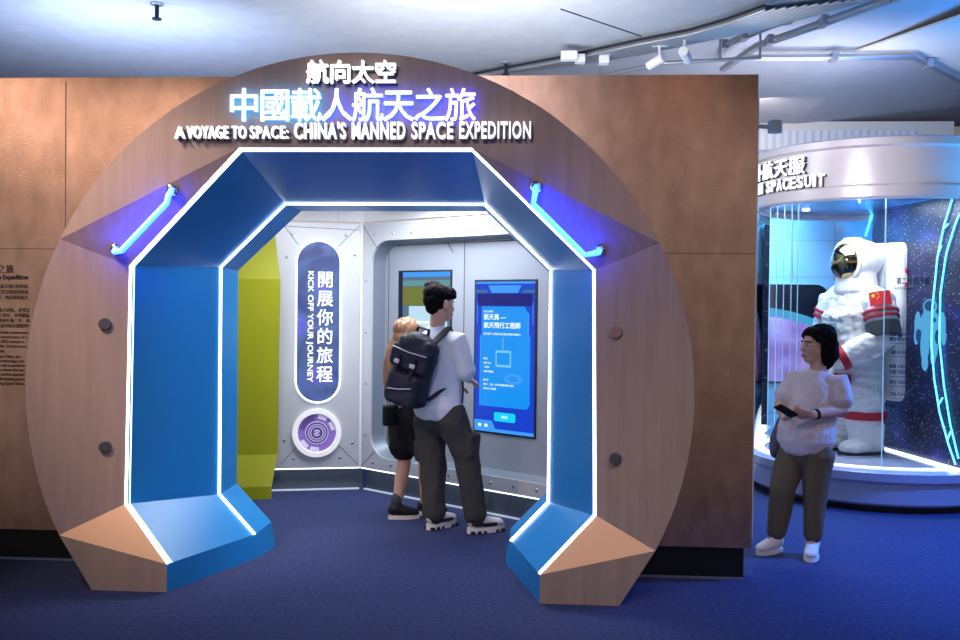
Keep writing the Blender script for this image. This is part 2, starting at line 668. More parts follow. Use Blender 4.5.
def strip_along(t0, La, Lb, w, lift, inset=0.0):
    """flat light strip lying on the lining: between the loops La and Lb at fraction t0, w wide"""
    ca = sum((p for p in La), V())/len(La)
    c0 = [a.lerp(c_, t0) for a, c_ in zip(La, Lb)][1:-1]
    c1 = [a.lerp(c_, t0+w) for a, c_ in zip(La, Lb)][1:-1]
    ctr = V((ca.x, ca.y, 1.25))
    up0 = [p+(ctr-p).normalized()*lift for p in c0]
    up1 = [p+(ctr-p).normalized()*lift for p in c1]
    mb = MB()
    mb.strip(up0, up1)
    mb.strip(c0, up0)
    mb.strip(c1, up1)
    return mb


strip_along(0.0, L0, L2, 0.012, 0.010).build('light_strip', M['led'], arch)
strip_along(0.98, L0, L2, 0.02, 0.010).build('light_strip', M['led'], arch)
strip_along(0.042, L0, L2, 0.007, 0.004).build('thin_light_line', M['led_soft'], arch)
for x, y, mm in ((104, 324, 'button'), (104, 447, 'button'), (617, 332, 'button_pink'), (616, 459, 'button')):
    s = -1 if x < 300 else 1
    p = at(x, y, Y0+0.1)
    T, S, Q, K = loop(s)
    A_ = rim(p.z, s)
    k = (1.857-p.z)/(1.857-0.463)
    B_ = S.lerp(Q, k)
    t = (p.x-A_.x)/(B_.x-A_.x)
    p = A_.lerp(B_, t)
    nrm = (B_-A_).cross(Z)
    nrm = nrm if nrm.y < 0 else -nrm
    m_ = MB()
    m_.disc(p, nrm, 0.035, 0.022, bev=0.005)
    m_.build('round_cap', M[mm], arch, smooth=0.6)

# neon grab bars on the upper facets
for s, label in ((-1, 'glowing blue neon bar on the portal facet left of the lettering'), (1, 'glowing blue neon bar on the portal facet right of the lettering')):
    T, S, Q, K = loop(s)
    U = rim(2.0, s)
    n_ = (S-U).cross(T-U).normalized()
    if n_.y > 0:
        n_ = -n_
    if s < 0:
        p1, p2 = atp(172, 189, U, n_), atp(116, 248, U, n_)
    else:
        p1, p2 = atp(537, 186, U, n_), atp(600, 249, U, n_)
    root = thing('neon_grab_bar', label, 'neon light', (p1+p2)/2, 'neon bars on the portal')
    h = 0.10
    edge = (T-S).normalized()
    inw = n_.cross(edge)
    if inw.dot(V((XC, Y0, 1.3))-p1) < 0:
        inw = -inw
    ow = 0.02 if s < 0 else 0.05
    q1, q2 = p1+n_*h+inw*ow, p2+n_*h+inw*ow
    d = (q2-q1).normalized()
    pts = [p1+n_*0.02, p1+n_*0.05+d*0.0, p1+n_*0.08+d*0.012, q1+d*0.05, q1.lerp(q2, 0.35), q1.lerp(q2, 0.65), q2-d*0.05, p2+n_*0.08-d*0.012, p2+n_*0.05, p2+n_*0.02]
    m_ = MB()
    m_.tube(pts, 0.017, 12)
    m_.build('neon_tube', M['neon'], root, smooth=True)
    for p in (p1, p2):
        m_ = MB()
        m_.disc(p, n_, 0.032, 0.03, bev=0.006)
        m_.build('flange', M['chrome'], root, smooth=0.6)

# ------------------------------------------------------------------ lettering on the crown
YS = Y0-0.035


def px_rect(x0, x1, y0, y1, Y):
    a = at(x0, y1, Y)
    c = at(x1, y0, Y)
    return a, c.x-a.x, c.z-a.z


sg = thing('sign_lettering', 'small white Chinese lettering, topmost of three lines on the portal crown', 'sign', (XC-0.1, YS, 2.87), 'sign lines on the portal crown')
for i, ch in enumerate('航向太空'):
    o_, w_, h_ = px_rect(307.5+22.6*i, 329+22.6*i, 61, 84, YS)
    text('character', ch, o_, X, Z, w_, h_, M['sign_white'], sg, 0.03, 0.014, box=CJK)
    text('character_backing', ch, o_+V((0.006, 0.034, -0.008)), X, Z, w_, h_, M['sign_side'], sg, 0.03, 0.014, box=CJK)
sg = thing('sign_lettering', 'large white Chinese lettering with cyan and blue halo light, middle line on the portal crown', 'sign', (XC-0.1, YS, 2.7), 'sign lines on the portal crown')
hal = ['halo_cyan', 'halo_cyan', 'halo_cyan', 'halo_blue', 'halo_blue', 'halo_blue', 'halo_blue', 'halo_indigo']
for i, ch in enumerate('中國載人航天之旅'):
    o_, w_, h_ = px_rect(229+30.9*i, 259.5+30.9*i, 88, 121.5, YS)
    text('character', ch, o_, X, Z, w_, h_, M['sign_white'], sg, 0.012, 0.011, box=CJK)
    text('halo_light', ch, o_+V((0, 0.013, 0)), X, Z, w_, h_, M[hal[i]], sg, 0.012, 0.0, box=CJK)
sg = thing('sign_lettering', 'white English capitals reading A Voyage to Space, lowest line on the portal crown', 'sign', (XC-0.1, YS, 2.56), 'sign lines on the portal crown')
for wd, x0, x1, y0, y1 in (('A', 176, 186, 127, 139), ('VOYAGE', 188, 229, 126.5, 139), ('TO', 233, 247, 126.5, 139), ('SPACE:', 251, 289, 126.5, 139), ("CHINA'S", 295, 346.5, 122.5, 139.5),
                           ('MANNED', 352.5, 405.5, 122.5, 139.5), ('SPACE', 412, 453.5, 122.5, 139.5), ('EXPEDITION', 459.5, 531, 122, 139)):
    o_, w_, h_ = px_rect(x0, x1, y0, y1, YS)
    text('word', wd, o_, X, Z, w_, h_, M['sign_white'], sg, 0.03, 0.016 if x0 > 292 else 0.006, spacing=1.12)
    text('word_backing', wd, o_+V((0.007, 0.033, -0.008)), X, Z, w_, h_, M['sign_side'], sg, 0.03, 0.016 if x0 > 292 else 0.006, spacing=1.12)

# ------------------------------------------------------------------ introduction text on the left wall
YT = WY-0.002
it = thing('wall_text', 'dark introduction text in Chinese and English printed on the copper wall left of the portal', 'text', (-3.4, YT, 1.4))


def wall_line(body, xr, yb, hpx, bold=0.0, name='body_text'):
    """one line whose right end is at xr; it runs on to the left past the frame"""
    p = at(xr, yb, YT)
    h = hpx*5.85/FOC
    me = text_mesh(body, bold)
    xs = [v.co.x for v in me.vertices]
    bpy.data.meshes.remove(me)
    k = h/0.72
    w = (max(xs)-min(xs))*k*0.9
    me = text_mesh(body, bold, 0.5)
    x0 = min(xs)
    for v in me.vertices:
        v.co = V((p.x-w+(v.co.x-x0)*k*0.9, p.y-(v.co.z+0.5)*0.0015, p.z+v.co.y*k))
    me.name = name
    link(name, me, M['ink'], it)


wall_line('中國載人航天之旅', 13.5, 272.5, 7.0, 0.0, 'title_text')
wall_line("A Voyage to Space: China's Manned Space Expedition", 28, 279.5, 5, 0.03, 'title_text')
for i, (t_, xr) in enumerate((('中國自古以來就有載人航天飛行的夢想，', 29), ('探索浩瀚宇宙的步伐從未停止，天宮空間站的建成', 28), ('標誌着新的里程碑，也是國家航天', 28))):
    wall_line(t_, xr, 288.2+5.5*i, 3.3)
for i, (t_, xr) in enumerate((('展覽介紹中國載人航天科技，更豐富', 29.5), ('讓觀眾認識航天員責任重任，也把體驗', 29.5), ('參與太空任務並在軌工作，揭', 29.5), ('開太空生活裏的精彩體驗吧！', 29))):
    wall_line(t_, xr, 312+5.2*i, 3.3)
for i, (t_, xr) in enumerate((('China has made the remarkable endeavours', 28), ('in space and the construction of a', 27), ('space station in 2022 marked a', 24), ('milestone to orbit. Furthermore', 26.5), ('our journey.', 5))):
    wall_line(t_, xr, 334+4.6*i, 3.3)
for i, (t_, xr) in enumerate((('the exhibition by China, the', 20), ('in science and technology, but', 24), ('plays a vital role in perform', 24.5), ('adventures above the sur', 24.5), ('of the space station masters', 24.5), ('on this fascinating journ', 24.5), ('about the ongoing Space Statio', 24))):
    wall_line(t_, xr, 358+4.5*i, 3.3)

# ------------------------------------------------------------------ module room behind the portal
PA = V((-2.263, 8.142, 0))
PB = V((-1.573, 8.313, 0))
eB = (V((-0.211, 7.281, 0))-PB).normalized()
eA = (PB-PA).normalized()
nB = V((eB.y, -eB.x, 0))
nA = V((eA.y, -eA.x, 0))


def B(e, z, off=0.0):
    return PB+eB*e+V((0, 0, z))+nB*off


def A(e, z, off=0.0):
    return PA+eA*e+V((0, 0, z))+nA*off


def rrect(x0, x1, z0, z1, r, n=8):
    pts = []
    for cx, cz, a in ((x1-r, z1-r, 0), (x0+r, z1-r, PI/2), (x0+r, z0+r, PI), (x1-r, z0+r, 1.5*PI)):
        for k in range(n+1):
            t = a+PI/2*k/n
            pts.append((cx+r*math.cos(t), cz+r*math.sin(t)))
    return pts


def holed(mb, outer, inner, f, off):
    """plate with outer rectangle and inner rounded hole: f maps (e,z,off) to a point"""
    x0, x1, z0, z1 = outer
    corners = [(x1, z1), (x0, z1), (x0, z0), (x1, z0)]
    n = len(inner)
    q = n//4
    for c in range(4):
        seg = inner[c*q:(c+1)*q]
        for k in range(q-1):
            mb.poly([f(*corners[c], off), f(*seg[k], off), f(*seg[k+1], off)])
        nx = inner[((c+1)*q) % n]
        mb.poly([f(*corners[c], off), f(*seg[-1], off), f(*nx, off), f(*corners[(c+1) % 4], off)])


E2 = 2.72
inn = rrect(0.125, E2-0.15, 0.315, 2.20, 0.2)
fr = MB()
holed(fr, (0.0, E2, 0.205, 2.355), inn, B, 0.0)
fr.strip([B(x, z, 0) for x, z in inn], [B(x, z, -0.02) for x, z in inn], True)
fr.poly([B(0, 0.205, 0), B(E2, 0.205, 0), B(E2, 0.205, -0.14), B(0, 0.205, -0.14)])
wB = struct(fr.build('wall_screens', M['module']))
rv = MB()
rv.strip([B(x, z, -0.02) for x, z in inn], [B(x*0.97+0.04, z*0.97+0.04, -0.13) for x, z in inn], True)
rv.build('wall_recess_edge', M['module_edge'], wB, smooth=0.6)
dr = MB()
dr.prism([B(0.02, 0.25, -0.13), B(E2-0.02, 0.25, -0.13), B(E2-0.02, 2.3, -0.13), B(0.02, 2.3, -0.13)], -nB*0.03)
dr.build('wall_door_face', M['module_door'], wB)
sm = MB()
for e in (0.21, 1.098, 1.99):
    sm.box(B(e, 1.25, -0.129), (0.006, 0.004, 1.85), (eB, nB, Z))
sm.box(B(0.94, 2.125, -0.129), (0.008, 0.004, 0.11), ((eB*0.85-Z*0.5).cross(nB), nB, (Z*0.75-eB*0.55).normalized()))
sm.box(B(1.25, 2.16, -0.129), (1.9, 0.004, 0.008), (eB, nB, Z))
sm.build('wall_seam', M['seam'], wB)
rvm = MB()
rvm.ell((0, 0, 0), (0.014, 0.007, 0.014), None, 12, 8)
riv0 = rvm.build('rivet', M['steel'], None, True)
rdata = riv0.data
bpy.data.objects.remove(riv0)


def rivet(p, parent, n_):
    o = bpy.data.objects.new('rivet', rdata)
    COL.objects.link(o)
    o.parent = parent
    o.location = p
    o.rotation_euler = (0, 0, math.atan2(n_.y, n_.x)+PI/2)


for k in range(12):
    rivet(B(0.16+0.225*k, 2.255, 0), wB, nB)
    rivet(B(0.16+0.225*k, 0.262, 0), wB, nB)
for z in (0.5, 0.95, 1.4, 1.85):
    rivet(B(0.06, z, 0), wB, nB)
sm = MB()
for p, q in (((0.0, 2.355), (0.19, 2.14)), ((0.0, 0.205), (0.19, 0.37))):
    d = B(*q)-B(*p)
    sm.tube([B(*p, 0.0), B(*q, 0.0)], 0.003, 6)
sm.build('wall_corner_joint', M['seam'], wB)
# wall facing the entrance, with the pill sign
fa = MB()
fa.prism([A(-0.75, 0.205), A(0.711, 0.205), A(0.711, 2.355), A(-0.75, 2.355)], -nA*0.06)
fa.poly([A(-0.75, 0.206, 0), A(0.711, 0.206, 0), A(0.711, 0.206, -0.14), A(-0.75, 0.206, -0.14)])
wA = struct(fa.build('wall_rear', M['module']))
sm = MB()
for p, q in (((0.69, 2.34), (0.50, 2.15)), ((0.02, 2.34), (0.16, 2.16)), ((0.70, 0.22), (0.50, 0.42)), ((0.02, 0.24), (0.16, 0.40)), ((0.0, 2.32), (0.70, 2.30))):
    sm.tube([A(*p, 0.0), A(*q, 0.0)], 0.0025, 6)
sm.build('wall_panel_joint', M['seam'], wA)
for e, z in ((0.1, 2.25), (0.57, 2.25), (0.06, 2.05), (0.65, 2.08), (0.13, 0.29), (0.53, 0.29), (0.64, 0.42), (0.05, 0.45)):
    rivet(A(e, z, 0), wA, nA)
# kickboards and light lines
kb = MB()
kb.prism([B(0, 0, -0.06), B(E2, 0, -0.06), B(E2, 0.205, -0.10), B(0, 0.205, -0.10)], -nB*0.04)
kb.prism([A(-0.75, 0, -0.06), A(0.74, 0, -0.06), A(0.74, 0.205, -0.10), A(-0.75, 0.205, -0.10)], -nA*0.04)
kbo = struct(kb.build('baseboard_module', M['kick']))
kl = MB()
kl.box(B(E2/2, 0.198, -0.012), (E2, 0.012, 0.010), (eB, nB, Z))
kl.box(A(-0.02, 0.198, -0.012), (1.45, 0.012, 0.010), (eA, nA, Z))
kl.build('light_line', M['led_soft'], kbo)
kl = MB()
kl.box(B(E2/2, 0.006, -0.05), (E2, 0.02, 0.012), (eB, nB, Z))
kl.box(A(-0.02, 0.006, -0.05), (1.45, 0.02, 0.012), (eA, nA, Z))
kl.build('carpet_reflection_line', glow('carpet_reflection_glow', (180, 205, 245), 0.4), kbo)  # glowing bar standing in for light reflected on the carpet
# white upright where the two walls meet, and the fascia and ceiling over them
ps = MB()
ps.box(PB+V((0, 0, 1.29))+(nA+nB)*0.004, (0.02, 0.02, 2.16), (eA, nA, Z))
struct(ps.build('trim_1', M['white']))
fa = MB()
fa.prism([A(-0.75, 2.375, -0.05), A(0.50, 2.375, -0.05), A(0.50, 2.62, -0.05), A(-0.75, 2.62, -0.05)], -nA*0.03)
fa.prism([A(0.505, 2.375, -0.05), A(0.74, 2.375, -0.05), A(0.74, 2.62, -0.05), A(0.505, 2.62, -0.05)], -nA*0.03)
fa.prism([B(0.0, 2.375, -0.05), B(E2, 2.375, -0.05), B(E2, 2.62, -0.05), B(0, 2.62, -0.05)], -nB*0.03)
struct(fa.build('trim_2', M['white']))
cl = MB()
cl.prism([V((-3.2, 6.35, 2.62)), V((1.0, 6.35, 2.62)), V((1.0, 6.6, 2.62)), B(E2, 2.62), B(0, 2.62), A(-0.75, 2.62)], (0, 0, 0.05))
struct(cl.build('ceiling_module', M['white']))
lt = thing('added_ceiling_light', 'flat white light panel added in the module ceiling to brighten the fascia', 'added light', (-1.35, 7.35, 2.6))  # fixture added for its light on the fascia
m_ = MB()
m_.box((-1.35, 7.35, 2.60), (1.3, 0.6, 0.035))
m_.build('frame', M['white'], lt)
m_ = MB()
m_.box((-1.35, 7.35, 2.58), (1.2, 0.5, 0.012))
m_.build('diffuser', glow('fill_diffuser', (245, 250, 255), 3.0), lt)
cb = MB()
for k in range(3):
    cb.box(B(0.35+0.62*k, 2.53, 0.42), (0.10, 0.7, 0.09), (eB, nB, Z))
cb.box(B(1.0, 2.52, 0.28), (2.0, 0.06, 0.1), (eB, nB, Z))
struct(cb.build('beam_module', M['white']))
# side of the module that closes the room on the left, behind the lime panel
sl = MB()
sl.prism([A(-0.75, 0), V((-3.05, 6.35, 0)), V((-3.05, 6.35, 2.65)), A(-0.75, 2.65)], (-0.05, 0, 0))
struct(sl.build('wall_left', M['white']))

# lime lining of the next portal
lm = thing('lime_portal_panel', 'lime green faceted panel standing left of the rear wall with the upright pill sign', 'panel', A(-0.35, 0, 0.3))
yl = [(2.55, 0.10), (2.27, 0.06), (1.852, 0.20), (0.36, 0.20), (0.105, 0.30), (0.0, 0.30)]
xr = [0.0, 0.0, 0.005, 0.005, 0.0, 0.0]
nm = ['top_facet', 'upper_facet', 'middle_face', 'lower_facet', 'toe_board']
# right edge follows the bevelled profile
er = [-0.10, -0.045, 0.012, 0.0, -0.045, -0.045]
for i in range(5):
    m_ = MB()
    (z1, o1), (z0, o0) = yl[i], yl[i+1]
    m_.prism([A(-0.66, z0, o0), A(er[i+1], z0, o0), A(er[i], z1, o1), A(-0.66, z1, o1)], -nA*0.04)
    m_.build(nm[i], M['lime'], lm)

# pill sign
pill = thing('pill_sign', 'upright pill shaped dark blue sign with white light rim reading Kick Off Your Journey', 'sign', A(0.335, 0.79, 0))


def capsule(cx, z0, z1, r, n=16):
    pts = []
    for k in range(n+1):
        t = PI*k/n
        pts.append((cx+r*math.cos(t), z1-r+r*math.sin(t)))
    for k in range(n+1):
        t = PI+PI*k/n
        pts.append((cx+r*math.cos(t), z0+r+r*math.sin(t)))
    return pts


cx = 0.335
o1 = capsule(cx, 0.775, 2.205, 0.198)
o2 = capsule(cx, 0.790, 2.190, 0.183)
m_ = MB()
m_.prism([A(x, z, 0.0) for x, z in o2], nA*0.025)
M['neb_pill'] = nebula('nebula_print', [(0.30, (46, 46, 104)), (0.45, (60, 72, 118)), (0.56, (70, 92, 136)), (0.66, (88, 84, 180)), (0.76, (120, 190, 235))], 1.7, 0, 0.42, 1.5)
m_.build('sign_face', M['neb_pill'], pill)
m_ = MB()
m_.strip([A(x, z, 0.02) for x, z in o1], [A(x, z, 0.03) for x, z in o2], True)
m_.strip([A(x, z, 0.0) for x, z in o1], [A(x, z, 0.02) for x, z in o1], True)
m_.build('light_rim', M['led_soft'], pill, smooth=True)
for i, ch in enumerate('開展你的旅程'):
    text('character', ch, A(cx-0.01, 1.79-0.166*i, 0.028), eA, Z, 0.135, 0.145, M['sign_white'], pill, 0.004, 0.007, box=CJK)
text('caption', 'KICK OFF YOUR JOURNEY', A(cx-0.105, 1.93, 0.028), -Z, eA, 0.97, 0.062, M['sign_white'], pill, 0.004, 0.012)
# round emblem
em = thing('round_emblem', 'round purple and white dial with a glossy white rim mounted below the pill sign', 'emblem', A(0.33, 0.31, 0))


def ring(mb, c, f, r0, r1, off, a0=0, a1=2*PI, n=48, th=0.004):
    full = abs(a1-a0-2*PI) < 1e-6
    def cc(r, o_):
        return [f(c[0]+r*math.cos(a0+(a1-a0)*k/n), c[1]+r*math.sin(a0+(a1-a0)*k/n), o_) for k in range(n if full else n+1)]
    i0, i1 = cc(r0, off+th), cc(r1, off+th)
    mb.strip(i0, i1, full)
    mb.strip(i1, cc(r1, off), full)
    mb.strip(cc(r0, off), i0, full)
    return mb


ec = (0.33, 0.515)
m_ = MB()
ring(m_, ec, A, 0.172, 0.212, 0.0, th=0.035)
ring(m_, ec, A, 0.165, 0.175, 0.0, th=0.02)
m_.build('rim', M['sign_white'] if False else mat('glossy_white_rim', (232, 232, 238), 0.2, em=(255, 255, 255), es=0.25), em, smooth=0.6)
M['violet'] = mat('violet_print', (140, 112, 190), 0.4, em=(120, 90, 180), es=0.2)
M['violet_pale'] = mat('pale_violet_print', (214, 208, 232), 0.4, em=(214, 208, 232), es=0.2)
M['violet_dark'] = mat('dark_violet_print', (70, 62, 112), 0.4)
m_ = MB()
m_.disc(A(*ec, 0.0), nA, 0.174, 0.012, 48)
m_.build('dial', M['violet'], em)
m_ = MB()
for a in (0.15, 0.95, 3.6, 4.3):
    ring(m_, ec, A, 0.125, 0.16, 0.012, a, a+0.55, 10)
for k in range(3):
    ring(m_, ec, A, 0.05+0.022*k, 0.056+0.022*k, 0.012)
ring(m_, ec, A, 0.004, 0.012, 0.012)
ring(m_, ec, A, 0.02, 0.03, 0.012, 0.3, 2.6, 16)
ring(m_, ec, A, 0.02, 0.03, 0.012, 3.4, 5.7, 16)
m_.build('pale_marks', M['violet_pale'], em)
m_ = MB()
for k in range(3):
    ring(m_, ec, A, 0.118+0.018*k, 0.126+0.018*k, 0.013, 1.7, 2.9, 16)
ring(m_, ec, A, 0.034, 0.046, 0.012)
ring(m_, ec, A, 0.082, 0.09, 0.012)
m_.build('dark_marks', M['violet_dark'], em)

# ------------------------------------------------------------------ touch screens
OFF = -0.13


def S(mb, pts, off):
    mb.prism([B(x, z, OFF+off) for x, z in pts], nB*0.0012)


def screen(e0, e1, z0, z1, label, base, parts):
    root = thing('touch_screen', label, 'screen', B((e0+e1)/2, z0, OFF), 'touch screens in the module wall')
    m_ = MB()
    m_.box(B((e0+e1)/2, (z0+z1)/2, OFF+0.002), (e1-e0+0.03, 0.01, z1-z0+0.03), (eB, nB, Z))
    m_.build('bezel', M['dark'], root)
    m_ = MB()
    S(m_, [(e0, z0), (e1, z0), (e1, z1), (e0, z1)], 0.008)
    m_.build('display', base, root)
    for nme, mm, polys, off in parts:
        for p in polys:
            m_ = MB()
            S(m_, [(e0+(e1-e0)*x, z0+(z1-z0)*z) for x, z in p], off)
            m_.build(nme, mm, root)
    return root


def g(name, c, s=1.0):
    return mat(name, (8, 8, 12), 0.3, em=c, es=s, spec=0.3)


def rc(x0, x1, z0, z1):
    return [(x0, z0), (x1, z0), (x1, z1), (x0, z1)]


c_deep, c_card, c_sky, c_cyan, c_nav, c_wht = g('deep_blue', (24, 66, 205), 0.9), g('card_blue', (20, 142, 236), 1.0), g('sky_blue', (60, 150, 245), 1.0), g('cyan_button', (20, 205, 245), 1.0), g('navy', (18, 26, 130), 0.8), g('white_text', (225, 245, 255), 1.1)
r1_ = screen(1.232, 1.836, 0.64, 1.838, 'blue touch screen right of the man with a white title and cyan button', c_deep, [
    ('header_band', c_nav, [rc(0.04, 0.96, 0.84, 0.92)], 0.0095),
    ('header_bar', c_sky, [[(0.28, 0.925), (0.72, 0.925), (0.78, 0.975), (0.22, 0.975)], rc(0, 1, 0.985, 1.0)], 0.0100),
    ('header_pattern', g('teal_hatch', (60, 130, 170), 0.7), [rc(0.0, 0.2, 0.925, 0.945), rc(0.8, 1.0, 0.925, 0.945)], 0.0098),
    ('card', c_card, [[(0.09, 0.17), (0.88, 0.17), (0.93, 0.2), (0.93, 0.64), (0.88, 0.67), (0.88, 0.80), (0.83, 0.835), (0.12, 0.835), (0.12, 0.66), (0.09, 0.64)]], 0.0100),
    ('card_edge', c_sky, [rc(0.085, 0.095, 0.17, 0.64), rc(0.115, 0.125, 0.66, 0.835), [(0.885, 0.66), (0.91, 0.645), (0.91, 0.79), (0.885, 0.80)], rc(0.03, 0.04, 0.72, 0.86), rc(0.965, 0.975, 0.72, 0.86)], 0.0112),
    ('tablet_picture', g('pale_cyan', (120, 205, 240), 0.9), [rc(0.36, 0.62, 0.435, 0.545), rc(0.475, 0.485, 0.55, 0.63)], 0.0114),
    ('tablet_face', c_card, [rc(0.38, 0.60, 0.45, 0.53)], 0.0128),
    ('swirl_picture', c_sky, [[(0.66+0.15*math.cos(t), 0.36+0.035*math.sin(t)) for t in [k*PI/10 for k in range(20)]]], 0.0114),
    ('swirl_centre', c_card, [[(0.66+0.09*math.cos(t), 0.362+0.018*math.sin(t)) for t in [k*PI/10 for k in range(20)]]], 0.0128),
    ('button', c_cyan, [[(0.36, 0.075), (0.68, 0.075), (0.70, 0.085), (0.70, 0.125), (0.68, 0.135), (0.36, 0.135), (0.34, 0.125), (0.34, 0.085)]], 0.0100),
    ('footer', c_sky, [[(0.0, 0.0), (1.0, 0.0), (1.0, 0.022), (0.36, 0.022), (0.30, 0.075), (0.0, 0.075)]], 0.0100),
    ('footer_icons', c_wht, [rc(0.07, 0.12, 0.03, 0.05), rc(0.18, 0.23, 0.03, 0.05)], 0.0113)])


def stext(body, x, z, w, h, root=r1_, box=None, e=(1.232, 1.836, 0.64, 1.838), m=c_wht, bold=0.0, name='screen_text'):
    text(name, body, B(e[0]+(e[1]-e[0])*x, e[2]+(e[3]-e[2])*z, OFF+0.0115), eB, Z, w*(e[1]-e[0]), h*(e[3]-e[2]), m, root, 0.001, bold, box=box)


stext('航天員 —', 0.15, 0.745, 0.38, 0.042, bold=0.022, name='screen_title')
stext('航天飛行工程師', 0.15, 0.69, 0.62, 0.042, bold=0.022, name='screen_title')
stext('航天員選拔', 0.15, 0.795, 0.16, 0.014)
stext('航天飛行工程師負責空間站的操作和維修！', 0.15, 0.645, 0.62, 0.016)
for k, (t_, w_) in enumerate((('職責', 0.07), ('‧操作平台', 0.13), ('‧工程師', 0.10), ('‧維修空間站', 0.18), ('', 0), ('要求', 0.09), ('‧航空、工程、科學等相關專業背景的', 0.52), ('研究或工作經驗', 0.22))):
    if t_:
        stext(t_, 0.15, 0.48-0.0285*k, w_, 0.014)
stext('開始', 0.47, 0.096, 0.10, 0.02)

lx = (0.352, 0.95, 0.74, 1.926)
g_ol = g('olive', (120, 126, 52), 0.8)
screen(*lx, 'touch screen partly hidden by the man with an olive band and pale card', g('grey_blue', (92, 120, 140), 0.8), [
    ('left_band', g('dark_navy', (14, 20, 70), 0.8), [rc(0, 0.07, 0, 1)], 0.0095),
    ('top_band', c_sky, [rc(0.07, 1.0, 0.965, 1.0)], 0.0098),
    ('teal_band', g('teal_band', (100, 160, 170), 0.8), [rc(0.07, 1.0, 0.90, 0.94)], 0.0098),
    ('olive_band', g_ol, [rc(0.07, 0.62, 0.76, 0.895)], 0.0098),
    ('dark_band', g('grey_olive', (70, 84, 84), 0.7), [rc(0.62, 1.0, 0.70, 0.895)], 0.0098),
    ('card', g('pale_card', (186, 220, 240), 0.95), [rc(0.2, 0.95, 0.3, 0.755)], 0.0100),
    ('card_lines', c_wht, [rc(0.28, 0.85, 0.63, 0.65), rc(0.28, 0.48, 0.555, 0.585), rc(0.5, 0.75, 0.555, 0.585), rc(0.28, 0.8, 0.47, 0.50)], 0.0114),
    ('blue_footer', c_deep, [rc(0.07, 1.0, 0.0, 0.28)], 0.0100)])

# ------------------------------------------------------------------ ceiling of the hall
SE = [(465, 72), (560, 54), (640, 36), (690, 26), (727, 15), (765, 1)]
edge = [atz(x, y, 4.2) for x, y in SE]
edge_out = edge[0]+(edge[0]-edge[1])*6
slab = [V((-10, -11, 4.2)), V((5.0, -11, 4.2)), V((2.9, 5.5, 4.2))]+edge[::-1]+[edge_out, V((-10, 16, 4.2))]
m_ = MB()
m_.prism(slab, (0, 0, 0.3))
struct(m_.build('ceiling_slab', M['concrete']))
m_ = MB()
j = [atz(561, 9, 4.199), atz(641, 36, 4.199)]
m_.tube(j, 0.008, 6)
m_.build('ceiling_joint', M['dark'], bpy.data.objects['ceiling_slab'])
# smooth folded ceiling beyond
c_i, c_h = atz(912, 58, 4.40), atz(800, 124, 4.40)
far = MB()
far.prism([V((-8, 9, 4.5)), V((3.2, 6.4, 4.5)), c_i+V((0, 0, 0.1)), c_h+V((0.0, 0, 0.02)), V((2.0, 16.5, 4.45)), V((-8, 16.5, 4.5))], (0, 0, 0.1))
far.prism([c_i+V((0, 0, 0.1)), V((3.2, 6.4, 4.5)), V((9.0, 5.0, 4.9)), V((9.0, 16.5, 4.9)), V((3.4, 16.5, 4.45)), c_h+V((0, 0, 0.02))], (0, 0, 0.1))
struct(far.build('ceiling_far', M['concrete_smooth']))
m_ = MB()
tri = [atz(855, 52, 4.42), atz(960, 16, 4.42), atz(1100, -35, 4.42), atz(1100, 140, 4.42), atz(960, 78, 4.42), atz(915, 55, 4.42)]
m_.prism(tri, (0, 0, 0.02))
struct(m_.build('ceiling_panel', M['cream']))
# ribbed cable tray along the edge of the slab
OUT = [(480, 75), (560, 66), (640, 54), (700, 41), (767, 27), (873, -2)]
outer = [atz(x, y, 4.13) for x, y in OUT]
inner = [p-V((0, 0, 0.075)) for p in edge]
tr = thing('cable_tray', 'pale ribbed metal cable tray bending along the edge of the concrete ceiling', 'cable tray', inner[2])
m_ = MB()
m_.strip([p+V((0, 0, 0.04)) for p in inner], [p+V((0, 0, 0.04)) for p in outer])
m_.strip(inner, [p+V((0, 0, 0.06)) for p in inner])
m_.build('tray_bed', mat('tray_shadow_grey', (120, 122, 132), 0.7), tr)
m_ = MB()
for k in range(11):
    t = k/10
    m_.tube([a.lerp(c_, t) for a, c_ in zip(inner, outer)], 0.016, 6)
m_.build('ribs', M['alu'], tr, smooth=True)
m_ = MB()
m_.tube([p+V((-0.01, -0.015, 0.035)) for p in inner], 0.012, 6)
m_.build('edge_shadow_line', M['dark'], tr)  # dark tube drawn as the shadow line along the slab edge
# junction boxes on the tray
for (x, y, w), lb in zip(((569, 56, 0.16), (580, 59, 0.10), (604, 60, 0.10)), ('white junction box on the cable tray, largest and leftmost of three', 'small white junction box on the cable tray beside the largest box', 'small white junction box on the cable tray, nearest the track spotlights')):
    p = atz(x, y, 4.08)
    bx = MB()
    bx.box(p, (w, 0.12, 0.08), bev=0.01)
    o = bx.build('junction_box', M['white'])
    tag(o, lb, 'junction box', 'boxes on the cable tray')
